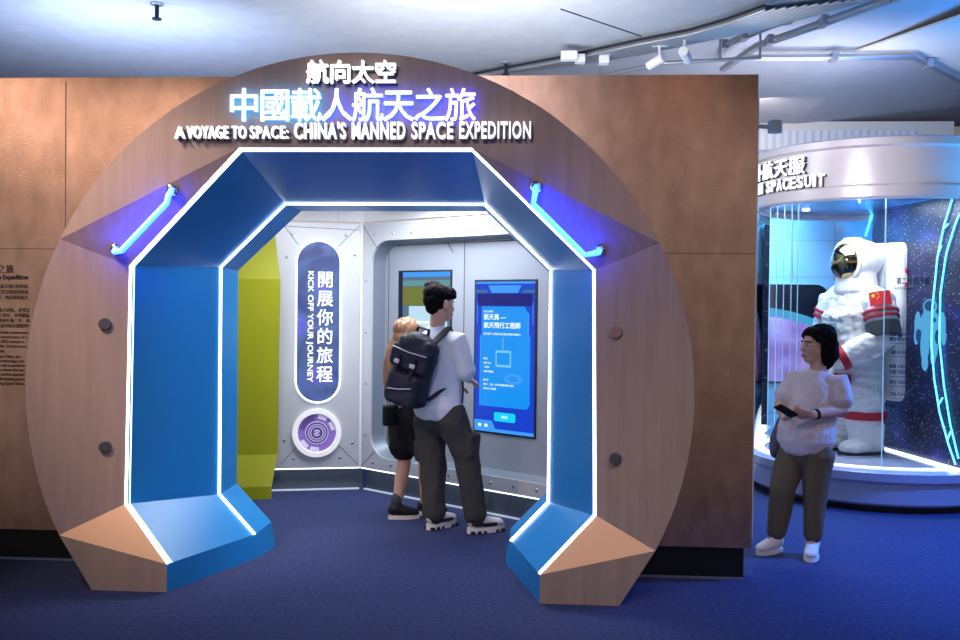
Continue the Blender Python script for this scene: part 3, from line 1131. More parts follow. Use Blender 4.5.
# conduits
for pts, z, r, lb in (([(718, 56), (720, 48), (733, 40), (772, 24), (834, 2), (870, -12)], 4.3, 0.022, 'thin steel conduit bending up beside the ribbed cable tray'),
                      ([(722, 69), (757, 45), (800, 30), (884, 0), (930, -18)], 4.3, 0.03, 'thicker steel conduit running diagonally across the lit ceiling'),
                      ([(748, 57), (800, 57), (913, 56), (960, 81), (1010, 108)], 4.36, 0.028, 'steel conduit running level then bending down at the cream ceiling panel')):
    root = thing('ceiling_conduit', lb, 'conduit', atz(*pts[0], z), 'conduits on the ceiling')
    q = [atz(x, y, z) for x, y in pts]
    m_ = MB()
    m_.tube(q, r, 10)
    m_.tube([p+V((0.03, 0.09, 0.0)) for p in q], r*0.8, 10)
    m_.build('pipe', M['alu'], root, smooth=True)
    for k in range(1, len(q)-1):
        c_ = q[k].lerp(q[k+1], 0.3)
        m_ = MB()
        m_.box(c_, (0.06, 0.16, 0.09))
        m_.build('clamp', M['alu'], root)
# sprinklers
for x, y, lb in ((157, 5, 'dark sprinkler head hanging from the concrete ceiling above the copper wall'), (506, 64, 'dark sprinkler head hanging from the ceiling beside the portal crown')):
    p = atz(x, y-2, 4.2)
    root = thing('sprinkler', lb, 'sprinkler', p, 'ceiling sprinklers')
    m_ = MB()
    m_.disc(p, (0, 0, -1), 0.055, 0.02, 20, 0.004)
    m_.build('escutcheon', M['alu'], root, smooth=0.6)
    m_ = MB()
    m_.tube([p, p-V((0, 0, 0.13))], 0.018, 10)
    m_.disc(p-V((0, 0, 0.13)), (0, 0, -1), 0.04, 0.012, 16)
    m_.build('head', M['dark'], root)
# track spotlights
for x0, y0, x1, y1, lb in ((640, 71, 664, 57, 'white track spotlight pointing left, left one of the pair over the wall'), (694, 70, 683, 51, 'white track spotlight pointing down, right one of the pair over the wall')):
    a, c_ = atz(x1, y1, 4.0), atz(x0, y0, 3.93)
    d = (c_-a).normalized()
    root = thing('track_spotlight', lb, 'spotlight', a, 'track spotlights over the partition')
    m_ = MB()
    m_.tube([a, a+d*0.20], 0.045, 20, cap=False)
    m_.build('lamp_body', M['white'], root, smooth=0.6)
    m_ = MB()
    m_.tube([a+d*0.06, a+d*0.06+V((0, 0, 0.13))], 0.012, 10)
    m_.box(a+d*0.06+V((0, 0, 0.14)), (0.14, 0.05, 0.03))
    m_.build('bracket', M['white'], root)
tk = MB()
q = [atz(x, y, 4.12) for x, y in ((600, 76), (664, 63), (720, 60), (760, 58))]
tk.tube(q, 0.02, 8)
for p in q:
    tk.tube([p, p+V((0, 0, 0.3 if p.x > 1.4 else 0.06))], 0.012, 6)
tag(tk.build('lighting_track', M['alu']), 'white lighting track carrying the two spotlights above the partition', 'lighting track')
p0, p1 = at(757, 126, 6.1), at(775, 127, 6.1)
root = thing('arm_spotlight', 'white spotlight on a short arm at the right end of the copper wall', 'spotlight', p0)
m_ = MB()
m_.tube([V((1.30, 6.1, p0.z)), p1], 0.014, 10)
m_.build('arm', M['white'], root)
m_ = MB()
m_.disc(p1+V((0, 0, -0.035)), (0, 0, 1), 0.045, 0.075, 24, 0.01)
m_.build('lamp_body', M['white'], root, smooth=0.6)
# louvred wall far behind
m_ = MB()
m_.box((3.3, 14.6, 2.2), (5.6, 0.1, 4.5))
wf = struct(m_.build('wall_far', M['cream']))
m_ = MB()
for k in range(40):
    m_.box((1.0+0.115*k, 14.53, 4.0), (0.07, 0.05, 0.62))
m_.build('wall_slat', M['white'], wf)
m_ = MB()
for z in (3.68, 3.6, 3.44, 4.0):
    m_.box((3.3, 14.5, z), (5.6, 0.06, 0.03))
m_.build('wall_ledge', M['alu'], wf)

# ------------------------------------------------------------------ blue module wall behind the display case
BY = 10.1
M['bluepanel'] = mat('light_blue_panel', (138, 186, 226), 0.4, 0.15)
m_ = MB()
m_.box((2.2, BY+0.05, 1.40), (3.6, 0.1, 2.70))
wb = struct(m_.build('wall_backdrop', M['bluepanel']))
m_ = MB()
for z in (2.36, 1.98, 0.56, 0.83):
    m_.box((2.2, BY-0.002, z), (3.6, 0.006, 0.006))
for x in (1.75, 2.62, 3.05):
    m_.box((x, BY-0.002, 2.3), (0.006, 0.006, 0.7))
    m_.box((x, BY-0.002, 0.5), (0.006, 0.006, 0.6))
m_.build('wall_seam', M['module_edge'], wb)
m_ = MB()
m_.prism([V((x, BY, z)) for x, z in rrect(0.6, 3.0, 0.87, 1.9, 0.14)], (0, -0.012, 0))
m_.build('wall_picture', mat('space_black_print', (14, 18, 32), 0.3), wb)
M['planet'] = nebula('planet_print', [(0.3, (120, 70, 120)), (0.5, (150, 110, 165)), (0.7, (190, 150, 190))], 2.5, 0, 0.25)
m_ = MB()
pp = [(2.25+1.35*math.cos(t), 0.53+1.13*math.sin(t)) for t in [PI*k/60 for k in range(61)]]
pp = [(x, z) for x, z in pp if 0.62 < x < 2.99 and z > 0.89]
m_.prism([V((x, BY-0.012, z)) for x, z in pp+[(pp[-1][0], 0.885), (pp[0][0], 0.885)]], (0, -0.002, 0))
m_.build('wall_planet_print', M['planet'], wb)
m_ = MB()
hh = [(x, z) for x, z in pp]
m_.strip([V((x, BY-0.0155, z)) for x, z in hh], [V((x, BY-0.0155, max(0.885, z-0.09*(1.0 if z > 1.2 else 0.3)))) for x, z in hh])
m_.build('wall_planet_rim', g('atmosphere_cyan', (90, 190, 240), 0.7), wb)
m_ = MB()
m_.prism([V((0.4, BY-0.02, 0.0)), V((4.0, BY-0.02, 0.0)), V((4.0, BY-0.02, 0.19)), V((0.4, BY-0.02, 0.19))], (0, 0.02, 0))
b2 = struct(m_.build('baseboard_backdrop', M['kick']))
m_ = MB()
m_.box((2.2, BY-0.03, 0.205), (3.6, 0.02, 0.03))
m_.box((2.2, BY-0.03, 0.01), (3.6, 0.02, 0.02))
m_.build('light_line', M['led_soft'], b2)
for k in range(6):
    rivet(V((1.9+0.3*k, BY, 0.28)), wb, V((0, -1, 0)))

# ------------------------------------------------------------------ round display case
CC = V((3.03, 8.87, 0))
RC = 1.06


def cyl(x, y, r):                    # where the line of sight first meets the round case
    d = _ray(x, y)
    dx, dy = d.x, d.y
    ox, oy = CAM.x-CC.x, CAM.y-CC.y
    a, b_, c_ = dx*dx+dy*dy, 2*(ox*dx+oy*dy), ox*ox+oy*oy-r*r
    disc = max(0, b_*b_-4*a*c_)
    t = (-b_-math.sqrt(disc))/(2*a)
    return CAM+d*t


def glass_material():
    m = bpy.data.materials.new('thin_glass')
    m.use_nodes = True
    n = m.node_tree
    n.nodes.clear()
    o = n.nodes.new('ShaderNodeOutputMaterial')
    tr_ = n.nodes.new('ShaderNodeBsdfTransparent')
    tr_.inputs[0].default_value = (0.90, 0.95, 0.98, 1)
    gl = n.nodes.new('ShaderNodeBsdfGlossy')
    gl.inputs['Roughness'].default_value = 0.01
    fr_ = n.nodes.new('ShaderNodeFresnel')
    fr_.inputs[0].default_value = 1.13
    mx = n.nodes.new('ShaderNodeMixShader')
    n.links.new(fr_.outputs[0], mx.inputs[0])
    n.links.new(tr_.outputs[0], mx.inputs[1])
    n.links.new(gl.outputs[0], mx.inputs[2])
    n.links.new(mx.outputs[0], o.inputs[0])
    return m


case = thing('display_case', 'round glass display case with pearl white ring top holding the white spacesuit', 'display case', CC)
m_ = MB()
m_.lathe(CC, [(RC-0.08, 0.0), (RC-0.08, 0.06)])
m_.build('plinth_gap', M['black'], case, smooth=0.6)
m_ = MB()
m_.lathe(CC, [(0.0, 0.355), (RC-0.05, 0.355), (RC-0.01, 0.345), (RC+0.03, 0.325), (RC+0.03, 0.26), (RC, 0.235), (RC, 0.075), (RC-0.02, 0.055), (RC-0.08, 0.055)])
m_.build('base', M['base_blue'], case, smooth=0.5)
m_ = MB()
m_.lathe(CC, [(RC-0.03, 0.357), (RC-0.13, 0.357)])
m_.build('floor_light_ring', M['led_soft'], case)
m_ = MB()
m_.lathe(CC, [(RC-0.03, 0.35), (RC-0.03, 2.56)])
m_.build('glass', glass_material(), case, smooth=True)
m_ = MB()
m_.lathe(CC, [(0.0, 2.60), (RC-0.05, 2.60), (RC-0.05, 2.545), (RC+0.02, 2.545), (RC+0.035, 2.56), (RC+0.035, 2.645), (RC+0.005, 2.665), (RC+0.005, 2.96), (RC+0.04, 2.975), (RC+0.04, 3.03), (RC+0.015, 3.045), (0, 3.045)])
m_.build('ring_top', M['ringw'], case, smooth=0.5)
m_ = MB()
m_.lathe(CC, [(0, 2.597), (RC-0.06, 2.597)])
m_.build('case_ceiling', mat('pale_blue_ceiling', (90, 150, 215), 0.15), case)
for x, y in ((808, 199), (806, 210), (845, 217), (869, 195), (936, 195)):
    p = atz(x, y, 2.594)
    m_ = MB()
    m_.disc(p, (0, 0, -1), 0.035, 0.006)
    m_.build('downlight', M['led'], case)
area('case_light', CC+V((-0.35, -0.35, 2.585)), CC+V((-0.35, -0.3, 0)), 0.7, 34, (0.85, 0.94, 1.0))
area('case_blue_light', CC+V((0.6, -0.3, 2.58)), CC+V((0.2, -0.1, 1.0)), 0.3, 22, (0.1, 0.45, 1.0))
for x in (769, 776, 783, 790.5, 797, 884):  # glass seams, plus pale bars drawn as reflections between the glass layers
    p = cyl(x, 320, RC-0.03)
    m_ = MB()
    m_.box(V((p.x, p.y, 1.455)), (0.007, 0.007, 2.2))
    m_.build('seam_and_reflection', M['glass_edge_glint'], case)
spot('arm_spot_beam', (1.5, 6.25, 2.75), (2.45, 8.0, 2.75), 110, 46, 0.7, (1.0, 0.93, 0.95), 0.04)
area('slat_light', (2.6, 13.0, 4.0), (3.2, 14.5, 3.9), 1.0, 13, (1.0, 0.88, 0.84))
# raised letters on the ring, set along its curve
pa = cyl(799, 168, RC+0.005)
ang0 = math.atan2(pa.y-CC.y, pa.x-CC.x)


def ring_char(ch, ang, z, w, h, name, bold, box=None, r=RC+0.03):
    n_ = V((math.cos(ang), math.sin(ang), 0))
    t_ = V((-math.sin(ang), math.cos(ang), 0))
    text(name, ch, CC+n_*r-t_*(w/2)+V((0, 0, z)), t_, Z, w, h, M['sign_white'], case, 0.012, bold, box=box)
    text(name+'_backing', ch, CC+n_*(r-0.03)-t_*(w/2-0.008)+V((0, 0, z-0.006)), t_, Z, w, h, M['sign_side'], case, 0.03, bold, box=box)


for i, ch in enumerate('服天航外艙'):
    ring_char(ch, ang0-0.165*i, 2.785, 0.155, 0.155, 'character', 0.012, CJK)
pb = cyl(826, 188, RC+0.005)
ang1 = math.atan2(pb.y-CC.y, pb.x-CC.x)
a_ = ang1
for ch in 'FEITIAN SPACESUIT'[::-1]:
    if ch == ' ':
        a_ -= 0.05
        continue
    w = 0.025 if ch == 'I' else 0.06
    a_ -= (w/2)/RC
    ring_char(ch, a_, 2.665, w, 0.10, 'letter', 0.02)
    a_ -= (w/2+0.014)/RC
# starry divider inside the case
q0, q1 = atz(883, 448, 0.357), atz(960, 470, 0.357)
dv = (q1-q0).normalized()
q2 = q1+dv*0.05
nS = V((dv.y, -dv.x, 0))
if nS.dot(CAM-q0) < 0:
    nS = -nS
qb = V((3.33, 9.80, 0.357))
M['stars'] = nebula('starry_print', [(0.36, (8, 12, 36)), (0.55, (16, 24, 66)), (0.68, (36, 38, 98)), (0.82, (100, 78, 145))], 1.5, 42, 0.5)
sp_ = thing('starry_panel', 'dark starry backdrop panel with cyan light lines inside the case right of the spacesuit', 'panel', q0)
m_ = MB()
for a, c_ in ((q0, q2), (qb, q0)):
    m_.prism([a, c_, c_+V((0, 0, 2.235)), a+V((0, 0, 2.235))], -nS*0.02)
m_.build('printed_face', M['stars'], sp_)
m_ = MB()
m_.prism([q0, q2, q2+nS*0.10, q0+nS*0.05], (0, 0, 0.012))
m_.build('white_ledge', M['led_soft'], sp_)
M['cyan_line'] = glow('cyan_light_line', (60, 195, 255), 2.2)
for pts in ([(955, 195), (945.5, 226), (939, 258), (934, 308), (933, 344), (936, 380), (941, 412), (950, 444), (957, 464)], [(961, 214), (957, 224), (948, 253), (942, 294), (941, 340), (945.5, 385), (952, 425), (960, 458)],
            [(940, 253), (943, 246)], [(946, 228), (950, 224)], [(940, 405), (944, 398)], [(949, 440), (952, 432)]):
    m_ = MB()
    m_.tube([atp(x, y, q0, nS)+nS*0.014 for x, y in pts], 0.008, 8)
    m_.build('light_line', M['cyan_line'], sp_, smooth=True)
nb = (q0-qb).cross(Z).normalized()
if nb.dot(CAM-q0) < 0:
    nb = -nb
for pts in ([(866, 207), (857, 244)], [(874, 213), (864, 246)], [(862, 224), (859, 229), (864, 232)]):  # glowing tubes drawn as the mirrored reflection of the cyan lines
    m_ = MB()
    m_.tube([atp(x, y, q0, nb)+nb*0.014 for x, y in pts], 0.012, 8)
    m_.build('light_line', M['cyan_line'], sp_, smooth=True)
# small printed space-walker figure
M['figure'] = g('figure_cyan', (96, 186, 240), 0.75)
M['figure_dark'] = g('figure_dark', (40, 90, 160), 0.6)
er_ = dv


def FG(u_, v_, off=0.004):
    c0 = atp(930, 334, q0, nS)
    return c0+er_*u_*1.25+V((0, 0, v_))+nS*off


def fig(mb, u0, v0, ru, rv_, off):
    mb.prism([FG(u0+ru*math.cos(t), v0+rv_*math.sin(t), off) for t in [2*PI*k/20 for k in range(20)]], nS*0.003)


m_ = MB()
for u0, v0, ru, rv_ in ((0.0, 0.235, 0.085, 0.065), (0.0, 0.09, 0.115, 0.125), (-0.145, 0.07, 0.04, 0.12), (-0.16, -0.03, 0.028, 0.07), (0.145, 0.07, 0.04, 0.12), (0.165, -0.02, 0.028, 0.07), (-0.055, -0.10, 0.052, 0.15), (0.055, -0.09, 0.05, 0.13), (-0.05, -0.25, 0.038, 0.07), (0.045, -0.20, 0.032, 0.06), (0.0, -0.0, 0.10, 0.06)):
    fig(m_, u0, v0, ru, rv_, 0.003)
m_.build('figure_print', M['figure'], sp_)
m_ = MB()
for u0, v0, ru, rv_ in ((0.0, 0.24, 0.06, 0.045), (-0.13, -0.02, 0.03, 0.06), (0.1, -0.02, 0.03, 0.06), (0.05, 0.12, 0.03, 0.02)):
    fig(m_, u0, v0, ru, rv_, 0.007)
m_.build('figure_detail', M['figure_dark'], sp_)
# printed notes on the glass
M['note'] = mat('navy_glass_print', (22, 30, 92), 0.5)


def glass_text(body, x0, y1, x1, y0, bold=0.0):
    a, c_ = cyl(x0, y1, RC-0.022), cyl(x1, y1, RC-0.022)
    d = cyl(x0, y0, RC-0.022)
    ax = (c_-a)
    w = ax.length
    ax.normalize()
    ax = V((ax.x, ax.y, 0)).normalized()
    text('glass_note', body, V((a.x, a.y, a.z)), ax, Z, w, d.z-a.z, M['note'], case, 0.002, bold)


glass_text('第二代航天服', 896, 284.5, 930, 277, 0.01)
glass_text('Second Generation', 894, 289.5, 918, 286)
for y, b1, b2 in ((336, '頭盔', '面窗組件'), (341, '電控台', '顯示與照明'), (354, '上軀幹', '硬質金屬殼體'), (368, '氣瓶', '主備供氧'), (374, '手套', '加熱與防護'), (384, '背包', '生命保障系統'), (396, '下肢', '軟質關節'), (408, '安全繩', '掛鈎組件')):
    glass_text(b1, 889.5, y, 896, y-4, 0.02)
    glass_text(b2, 897, y, 909, y-3.4)
    glass_text('─────────', 890, y+2.6, 908, y+2.2)

# ------------------------------------------------------------------ the spacesuit
SU = V((2.87, 8.85, 0))
sf = V((-0.9, -0.43, 0)).normalized()
sr = V((-0.43, 0.9, 0)).normalized()


def U(x, y, z):
    return SU+sr*x+sf*y+V((0, 0, z))


SAX = (sr, sf, Z)
M['suit'] = mat('white_suit_fabric', (226, 224, 226), 0.7, bump=0.25, bscale=30)
M['suit_red'] = mat('red_suit_band', (176, 28, 48), 0.6)
M['suit_dark'] = mat('dark_grey_sleeve', (52, 54, 62), 0.6, bump=0.3, bscale=18)
M['gold'] = mat('gold_mirror_visor', (158, 142, 104), 0.06, 1.0)
suit = thing('spacesuit', 'white spacesuit with gold visor, red bands and flag patch standing in the round case', 'spacesuit', U(0, 0, 0.36))
m_ = MB()
m_.tube([U(0, 0, 0.98), U(0, 0, 1.15), U(0, 0.02, 1.35), U(0, 0.02, 1.58), U(0, 0, 1.74), U(0, 0, 1.84)], [(0.24, 0.17), (0.25, 0.19), (0.25, 0.20), (0.27, 0.21), (0.25, 0.18), (0.15, 0.14)], 24, side=sr)
for s in (-1, 1):
    m_.tube([U(s*0.13, 0, 1.1), U(s*0.14, 0.02, 0.80), U(s*0.14, 0.0, 0.52), U(s*0.14, 0, 0.45)], [0.155, 0.165, 0.145, 0.14], 22)
    for z, r_ in ((0.86, 0.17), (0.75, 0.168), (0.62, 0.157)):
        m_.tube([U(s*0.14, 0.01, z+0.025), U(s*0.14, 0.01, z-0.025)], [r_, r_], 22, cap=True)
m_.box(U(0, 0.20, 1.48), (0.34, 0.12, 0.30), SAX, 0.04)
m_.box(U(0, 0.18, 1.22), (0.30, 0.10, 0.16), SAX, 0.03)
fuse('torso', m_, M['suit'], suit, 0.012, 2, (11, 0.015, (1, 1, 2.0)))
for s in (-1, 1):
    hx, hy, hz = (-0.10, 0.35, 1.17) if s < 0 else (0.13, 0.33, 1.2)
    sh, elb, wr = U(s*0.27, 0.0, 1.72), U(s*0.37, 0.02, 1.40), U(hx, hy, hz)
    m_ = MB()
    m_.tube([U(s*0.2, 0, 1.74), sh, sh.lerp(elb, 0.5), elb, elb.lerp(wr, 0.5), wr.lerp(elb, 0.1)], [0.13, 0.145, 0.135, 0.125, 0.115, 0.085], 22)
    fuse('arm', m_, M['suit'], suit, 0.012, 2, (11, 0.012, (1, 1, 1.4)))
    d = (elb-sh).normalized()

    def band(t0, t1, r_, mm, nm_, p=sh, q=elb):
        mb = MB()
        mb.tube([p.lerp(q, t0), p.lerp(q, (t0+t1)/2), p.lerp(q, t1)], [r_, r_*1.015, r_], 26, cap=False)
        mb.build(nm_, mm, suit, smooth=0.8)
    band(0.28, 0.35, 0.154, M['suit_red'], 'red_band')
    band(0.43, 0.50, 0.151, M['suit_red'], 'red_band')
    if s < 0:
        band(0.60, 1.0, 0.143, M['suit_dark'], 'dark_sleeve')
    band(0.72, 0.86, 0.108, M['suit_red'], 'wrist_band', elb, wr)
    # glove with five fingers
    gd = (wr-elb).normalized()
    gn = (-sr*s*0.3-Z*0.4-sf*0.2)
    gn = (gn-gd*gn.dot(gd)).normalized()
    gs = gd.cross(gn).normalized()
    m_ = MB()
    m_.tube([wr-gd*0.06, wr, wr+gd*0.06, wr+gd*0.10], [(0.07, 0.065), (0.07, 0.055), (0.075, 0.045), (0.065, 0.035)], 18, side=gs)
    for k in range(4):
        b0 = wr+gd*0.10+gs*(0.05-0.033*k)
        l_ = (0.085, 0.095, 0.09, 0.07)[k]
        m_.tube([b0, b0+gd*l_*0.5+gn*0.01, b0+gd*l_*0.8+gn*0.035, b0+gd*l_*0.85+gn*0.07], [0.021, 0.020, 0.018, 0.016], 10)
    for sg_ in (1,):
        b0 = wr+gs*0.06*sg_+gd*0.02
        m_.tube([b0, b0+gs*0.03*sg_+gd*0.04+gn*0.02, b0+gs*0.025*sg_+gd*0.08+gn*0.05], [0.026, 0.023, 0.019], 10)
    fuse('glove', m_, M['suit'], suit, 0.007, 1)
# flag patch on the left shoulder
fc = U(-0.27, 0.0, 1.72)
fd = (U(-0.37, 0.02, 1.40)-fc).normalized()
fn = (-sr*0.75+sf*0.55)
fn = (fn-fd*fn.dot(fd)).normalized()
ft_ = fd.cross(fn)
fl = MB()
rows_, cols_ = 4, 6
fp = fc+fd*0.01
G = [[fp+fd*(0.125*(i/rows_-0.5)) + (fn*math.cos(a)+ft_*math.sin(a))*0.152 for a in [(-0.5+k/cols_)*1.25 for k in range(cols_+1)]] for i in range(rows_+1)]
for a, c_ in zip(G, G[1:]):
    fl.strip(a, c_)
fo = fl.build('flag_patch', mat('flag_red', (205, 24, 36), 0.6), suit, smooth=True)
M['flag_yellow'] = mat('flag_yellow', (240, 205, 40), 0.6)


def star(mb, a, v, r_):
    c_ = fp+fd*v
    pts = []
    for k in range(10):
        q = r_ if k % 2 == 0 else r_*0.42
        t = 2*PI*k/10
        aa = a+q*math.sin(t)/0.15
        pts.append(c_+fd*(-q*math.cos(t))+(fn*math.cos(aa)+ft_*math.sin(aa))*0.155)
    mb.poly(pts)


m_ = MB()
sgn = 1 if ft_.dot(RT) > 0 else -1
star(m_, -0.38*sgn, -0.025, 0.022)
for da, v in ((-0.17, -0.05), (-0.09, -0.035), (-0.09, -0.012), (-0.17, 0.004)):
    star(m_, da*sgn, v, 0.008)
m_.build('star', M['flag_yellow'], fo)
# helmet, visor
hc = U(0, 0.0, 2.085)
m_ = MB()
m_.ell(hc, (0.195, 0.215, 0.205), SAX)
m_.tube([hc-Z*0.1, hc-Z*0.27], [0.17, 0.19], 24)
m_.ell(hc-sf*0.10+Z*0.02, (0.165, 0.16, 0.17), SAX)
m_.box(hc+sf*0.05+Z*0.19, (0.16, 0.10, 0.04), SAX, 0.015)
fuse('helmet', m_, M['suit'], suit, 0.010, 2)
m_ = MB()
m_.ell(hc+sf*0.095-Z*0.012, (0.158, 0.158, 0.178), SAX, 32, 20)
m_.build('visor', M['gold'], suit, True)
m_ = MB()
vc = hc+sf*0.145-Z*0.01
ringp = [vc+sr*(0.165*math.cos(t))+Z*(0.178*math.sin(t))-sf*(0.03*abs(math.cos(t))) for t in [2*PI*k/40 for k in range(40)]]
m_.tube(ringp, 0.018, 10, closed=True, side=sf)
m_.build('visor_frame', M['suit'], suit, True)
for s in (-1, 1):
    m_ = MB()
    lc = U(s*0.14, 0.0, 0.70)
    m_.tube([lc+Z*0.035, lc, lc-Z*0.035], [0.183, 0.186, 0.182], 26, cap=False)
    m_.build('leg_band', M['suit_red'], suit, smooth=0.8)
    m_ = MB()
    m_.tube([U(s*0.15, -0.0, 0.62), U(s*0.15, 0, 0.45)], [0.158, 0.15], 20)
    m_.tube([U(s*0.15, -0.09, 0.42), U(s*0.155, 0.05, 0.425), U(s*0.16, 0.20, 0.415)], [(0.115, 0.07), (0.12, 0.08), (0.115, 0.065)], 20, side=sr)
    bo = fuse('boot', m_, M['suit'], suit, 0.010, 2)
    m_ = MB()
    sp2 = [U(s*0.155+0.122*math.cos(t)*1.0, 0.055+0.245*math.sin(t), 0.358) for t in [2*PI*k/28 for k in range(28)]]
    m_.prism(sp2, (0, 0, 0.025))
    m_.build('sole', M['suit_dark'], bo)
# chest fittings, hose and backpack
m_ = MB()
for x, z in ((-0.1, 1.56), (0.02, 1.57), (0.1, 1.5), (-0.06, 1.45), (0.05, 1.42), (-0.1, 1.24), (0.08, 1.24)):
    m_.disc(U(x, 0.255 if z > 1.4 else 0.225, z), sf, 0.02, 0.02, 14)
m_.box(U(0.02, 0.265, 1.50), (0.14, 0.02, 0.05), SAX, 0.006)
m_.build('chest_controls', M['alu'], suit)
m_ = MB()
m_.tube([U(-0.18, 0.2, 1.25), U(-0.40, 0.16, 1.22), U(-0.47, 0.02, 1.32), U(-0.40, -0.15, 1.5), U(-0.25, -0.28, 1.6)], 0.009, 8)
m_.build('hose', M['alu'], suit, True)
m_ = MB()
m_.box(U(-0.05, 0.20, 1.02), (0.20, 0.05, 0.10), SAX, 0.015)
m_.build('waist_pouch', M['suit_red'], suit)
m_ = MB()
m_.box(U(-0.05, -0.42, 1.54), (0.50, 0.40, 1.44), SAX, 0.08)
bk = fuse('life_support_pack', m_, M['suit'], suit, 0.014, 3, (7, 0.006, (1, 1, 1)))
m_ = MB()
for z in (1.98, 1.86):
    pts = [U(-0.322, -0.27, z+0.03), U(-0.322, -0.40, z-0.025), U(-0.322, -0.53, z-0.02), U(-0.322, -0.53, z-0.06), U(-0.322, -0.40, z-0.07), U(-0.322, -0.27, z-0.0)]
    m_.prism(pts, sr*0.02)
m_.build('red_flash', M['suit_red'], bk)

# ------------------------------------------------------------------ people
M['skin'] = mat('skin', (205, 160, 138), 0.55, var=0.05)
M['lips'] = mat('lips', (168, 104, 98), 0.5)
M['eye_white'] = mat('eye_white', (225, 222, 218), 0.3)
M['eye_dark'] = mat('eye_dark', (28, 22, 20), 0.2)
M['hair_black'] = mat('black_hair', (12, 11, 13), 0.75, spec=0.12, var=0.4, vscale=(90, 90, 8))
M['hair_brown'] = mat('light_brown_hair', (150, 110, 84), 0.45, var=0.35, vscale=(120, 120, 6))
M['tee'] = mat('white_cotton', (218, 224, 234), 0.85, bump=0.08, bscale=120)
M['blouse'] = mat('pale_blouse', (204, 194, 200), 0.85, bump=0.1, bscale=90)
M['cargo'] = mat('dark_grey_cotton', (58, 58, 56), 0.9, bump=0.15, bscale=140)
M['olive'] = mat('olive_brown_cotton', (96, 84, 66), 0.9, bump=0.15, bscale=140)
M['black_cloth'] = mat('black_cloth', (16, 16, 19), 0.85, bump=0.1, bscale=100)
M['navy'] = mat('navy_nylon', (22, 26, 44), 0.65, bump=0.15, bscale=160)
M['strap'] = mat('navy_webbing', (16, 20, 36), 0.8)
M['shoe_white'] = mat('white_shoe', (222, 214, 220), 0.6)
M['shoe_black'] = mat('black_shoe', (20, 20, 22), 0.6)
M['rubber'] = mat('white_rubber', (226, 224, 220), 0.6)
M['sock'] = mat('grey_sock', (66, 66, 72), 0.9)
M['grey_bag'] = mat('mauve_grey_bag', (112, 106, 126), 0.7)
M['silver'] = mat('silver_print', (190, 190, 200), 0.5)


def head(mb, c, f, s=1.0, up=Z):
    """skull, face, nose, brow, chin and ears into the body mesh"""
    f = f.normalized()
    r_ = f.cross(up).normalized()
    ax = (r_, f, up)

    def H(x, y, z):
        return c+(r_*x+f*y+up*z)*s
    mb.ell(H(0, -0.015, 0.038), (0.076*s, 0.096*s, 0.082*s), ax)
    mb.ell(H(0, 0.022, -0.025), (0.064*s, 0.072*s, 0.084*s), ax)
    mb.ell(H(0, 0.045, -0.085), (0.042*s, 0.042*s, 0.032*s), ax)
    mb.ell(H(0, 0.072, 0.026), (0.05*s, 0.02*s, 0.014*s), ax)
    for q in (-1, 1):
        mb.ell(H(q*0.036, 0.062, -0.028), (0.026*s, 0.024*s, 0.024*s), ax)
        mb.ell(H(q*0.075, -0.008, -0.01), (0.011*s, 0.021*s, 0.033*s), ax)
    mb.tube([H(0, 0.085, 0.012), H(0, 0.098, -0.012), H(0, 0.105, -0.026)], [0.009*s, 0.011*s, 0.015*s], 10)
    mb.ell(H(0, 0.087, -0.062), (0.022*s, 0.012*s, 0.010*s), ax)
    return H, ax


def face(root, H, ax, s=1.0):
    for q in (-1, 1):
        m_ = MB()
        m_.ell(H(q*0.031, 0.083, 0.003), (0.014*s, 0.007*s, 0.007*s), ax, 12, 8)
        e_o = m_.build('eye', M['eye_white'], root, True)
        m_ = MB()
        m_.ell(H(q*0.031, 0.088, 0.003), (0.006*s, 0.004*s, 0.006*s), ax, 10, 8)
        m_.build('iris', M['eye_dark'], e_o, True)
        m_ = MB()
        m_.tube([H(q*0.015, 0.093, 0.024), H(q*0.033, 0.090, 0.029), H(q*0.05, 0.078, 0.023)], 0.0035*s, 6)
        m_.build('eyebrow', M['hair_black'], root, True)
    m_ = MB()
    m_.tube([H(-0.022, 0.093, -0.062), H(0, 0.099, -0.0595), H(0.022, 0.093, -0.062)], [0.004*s, 0.0055*s, 0.004*s], 8)
    m_.tube([H(-0.020, 0.092, -0.068), H(0, 0.097, -0.069), H(0.020, 0.092, -0.068)], [0.004*s, 0.006*s, 0.004*s], 8)
    m_.build('mouth', M['lips'], root, True)


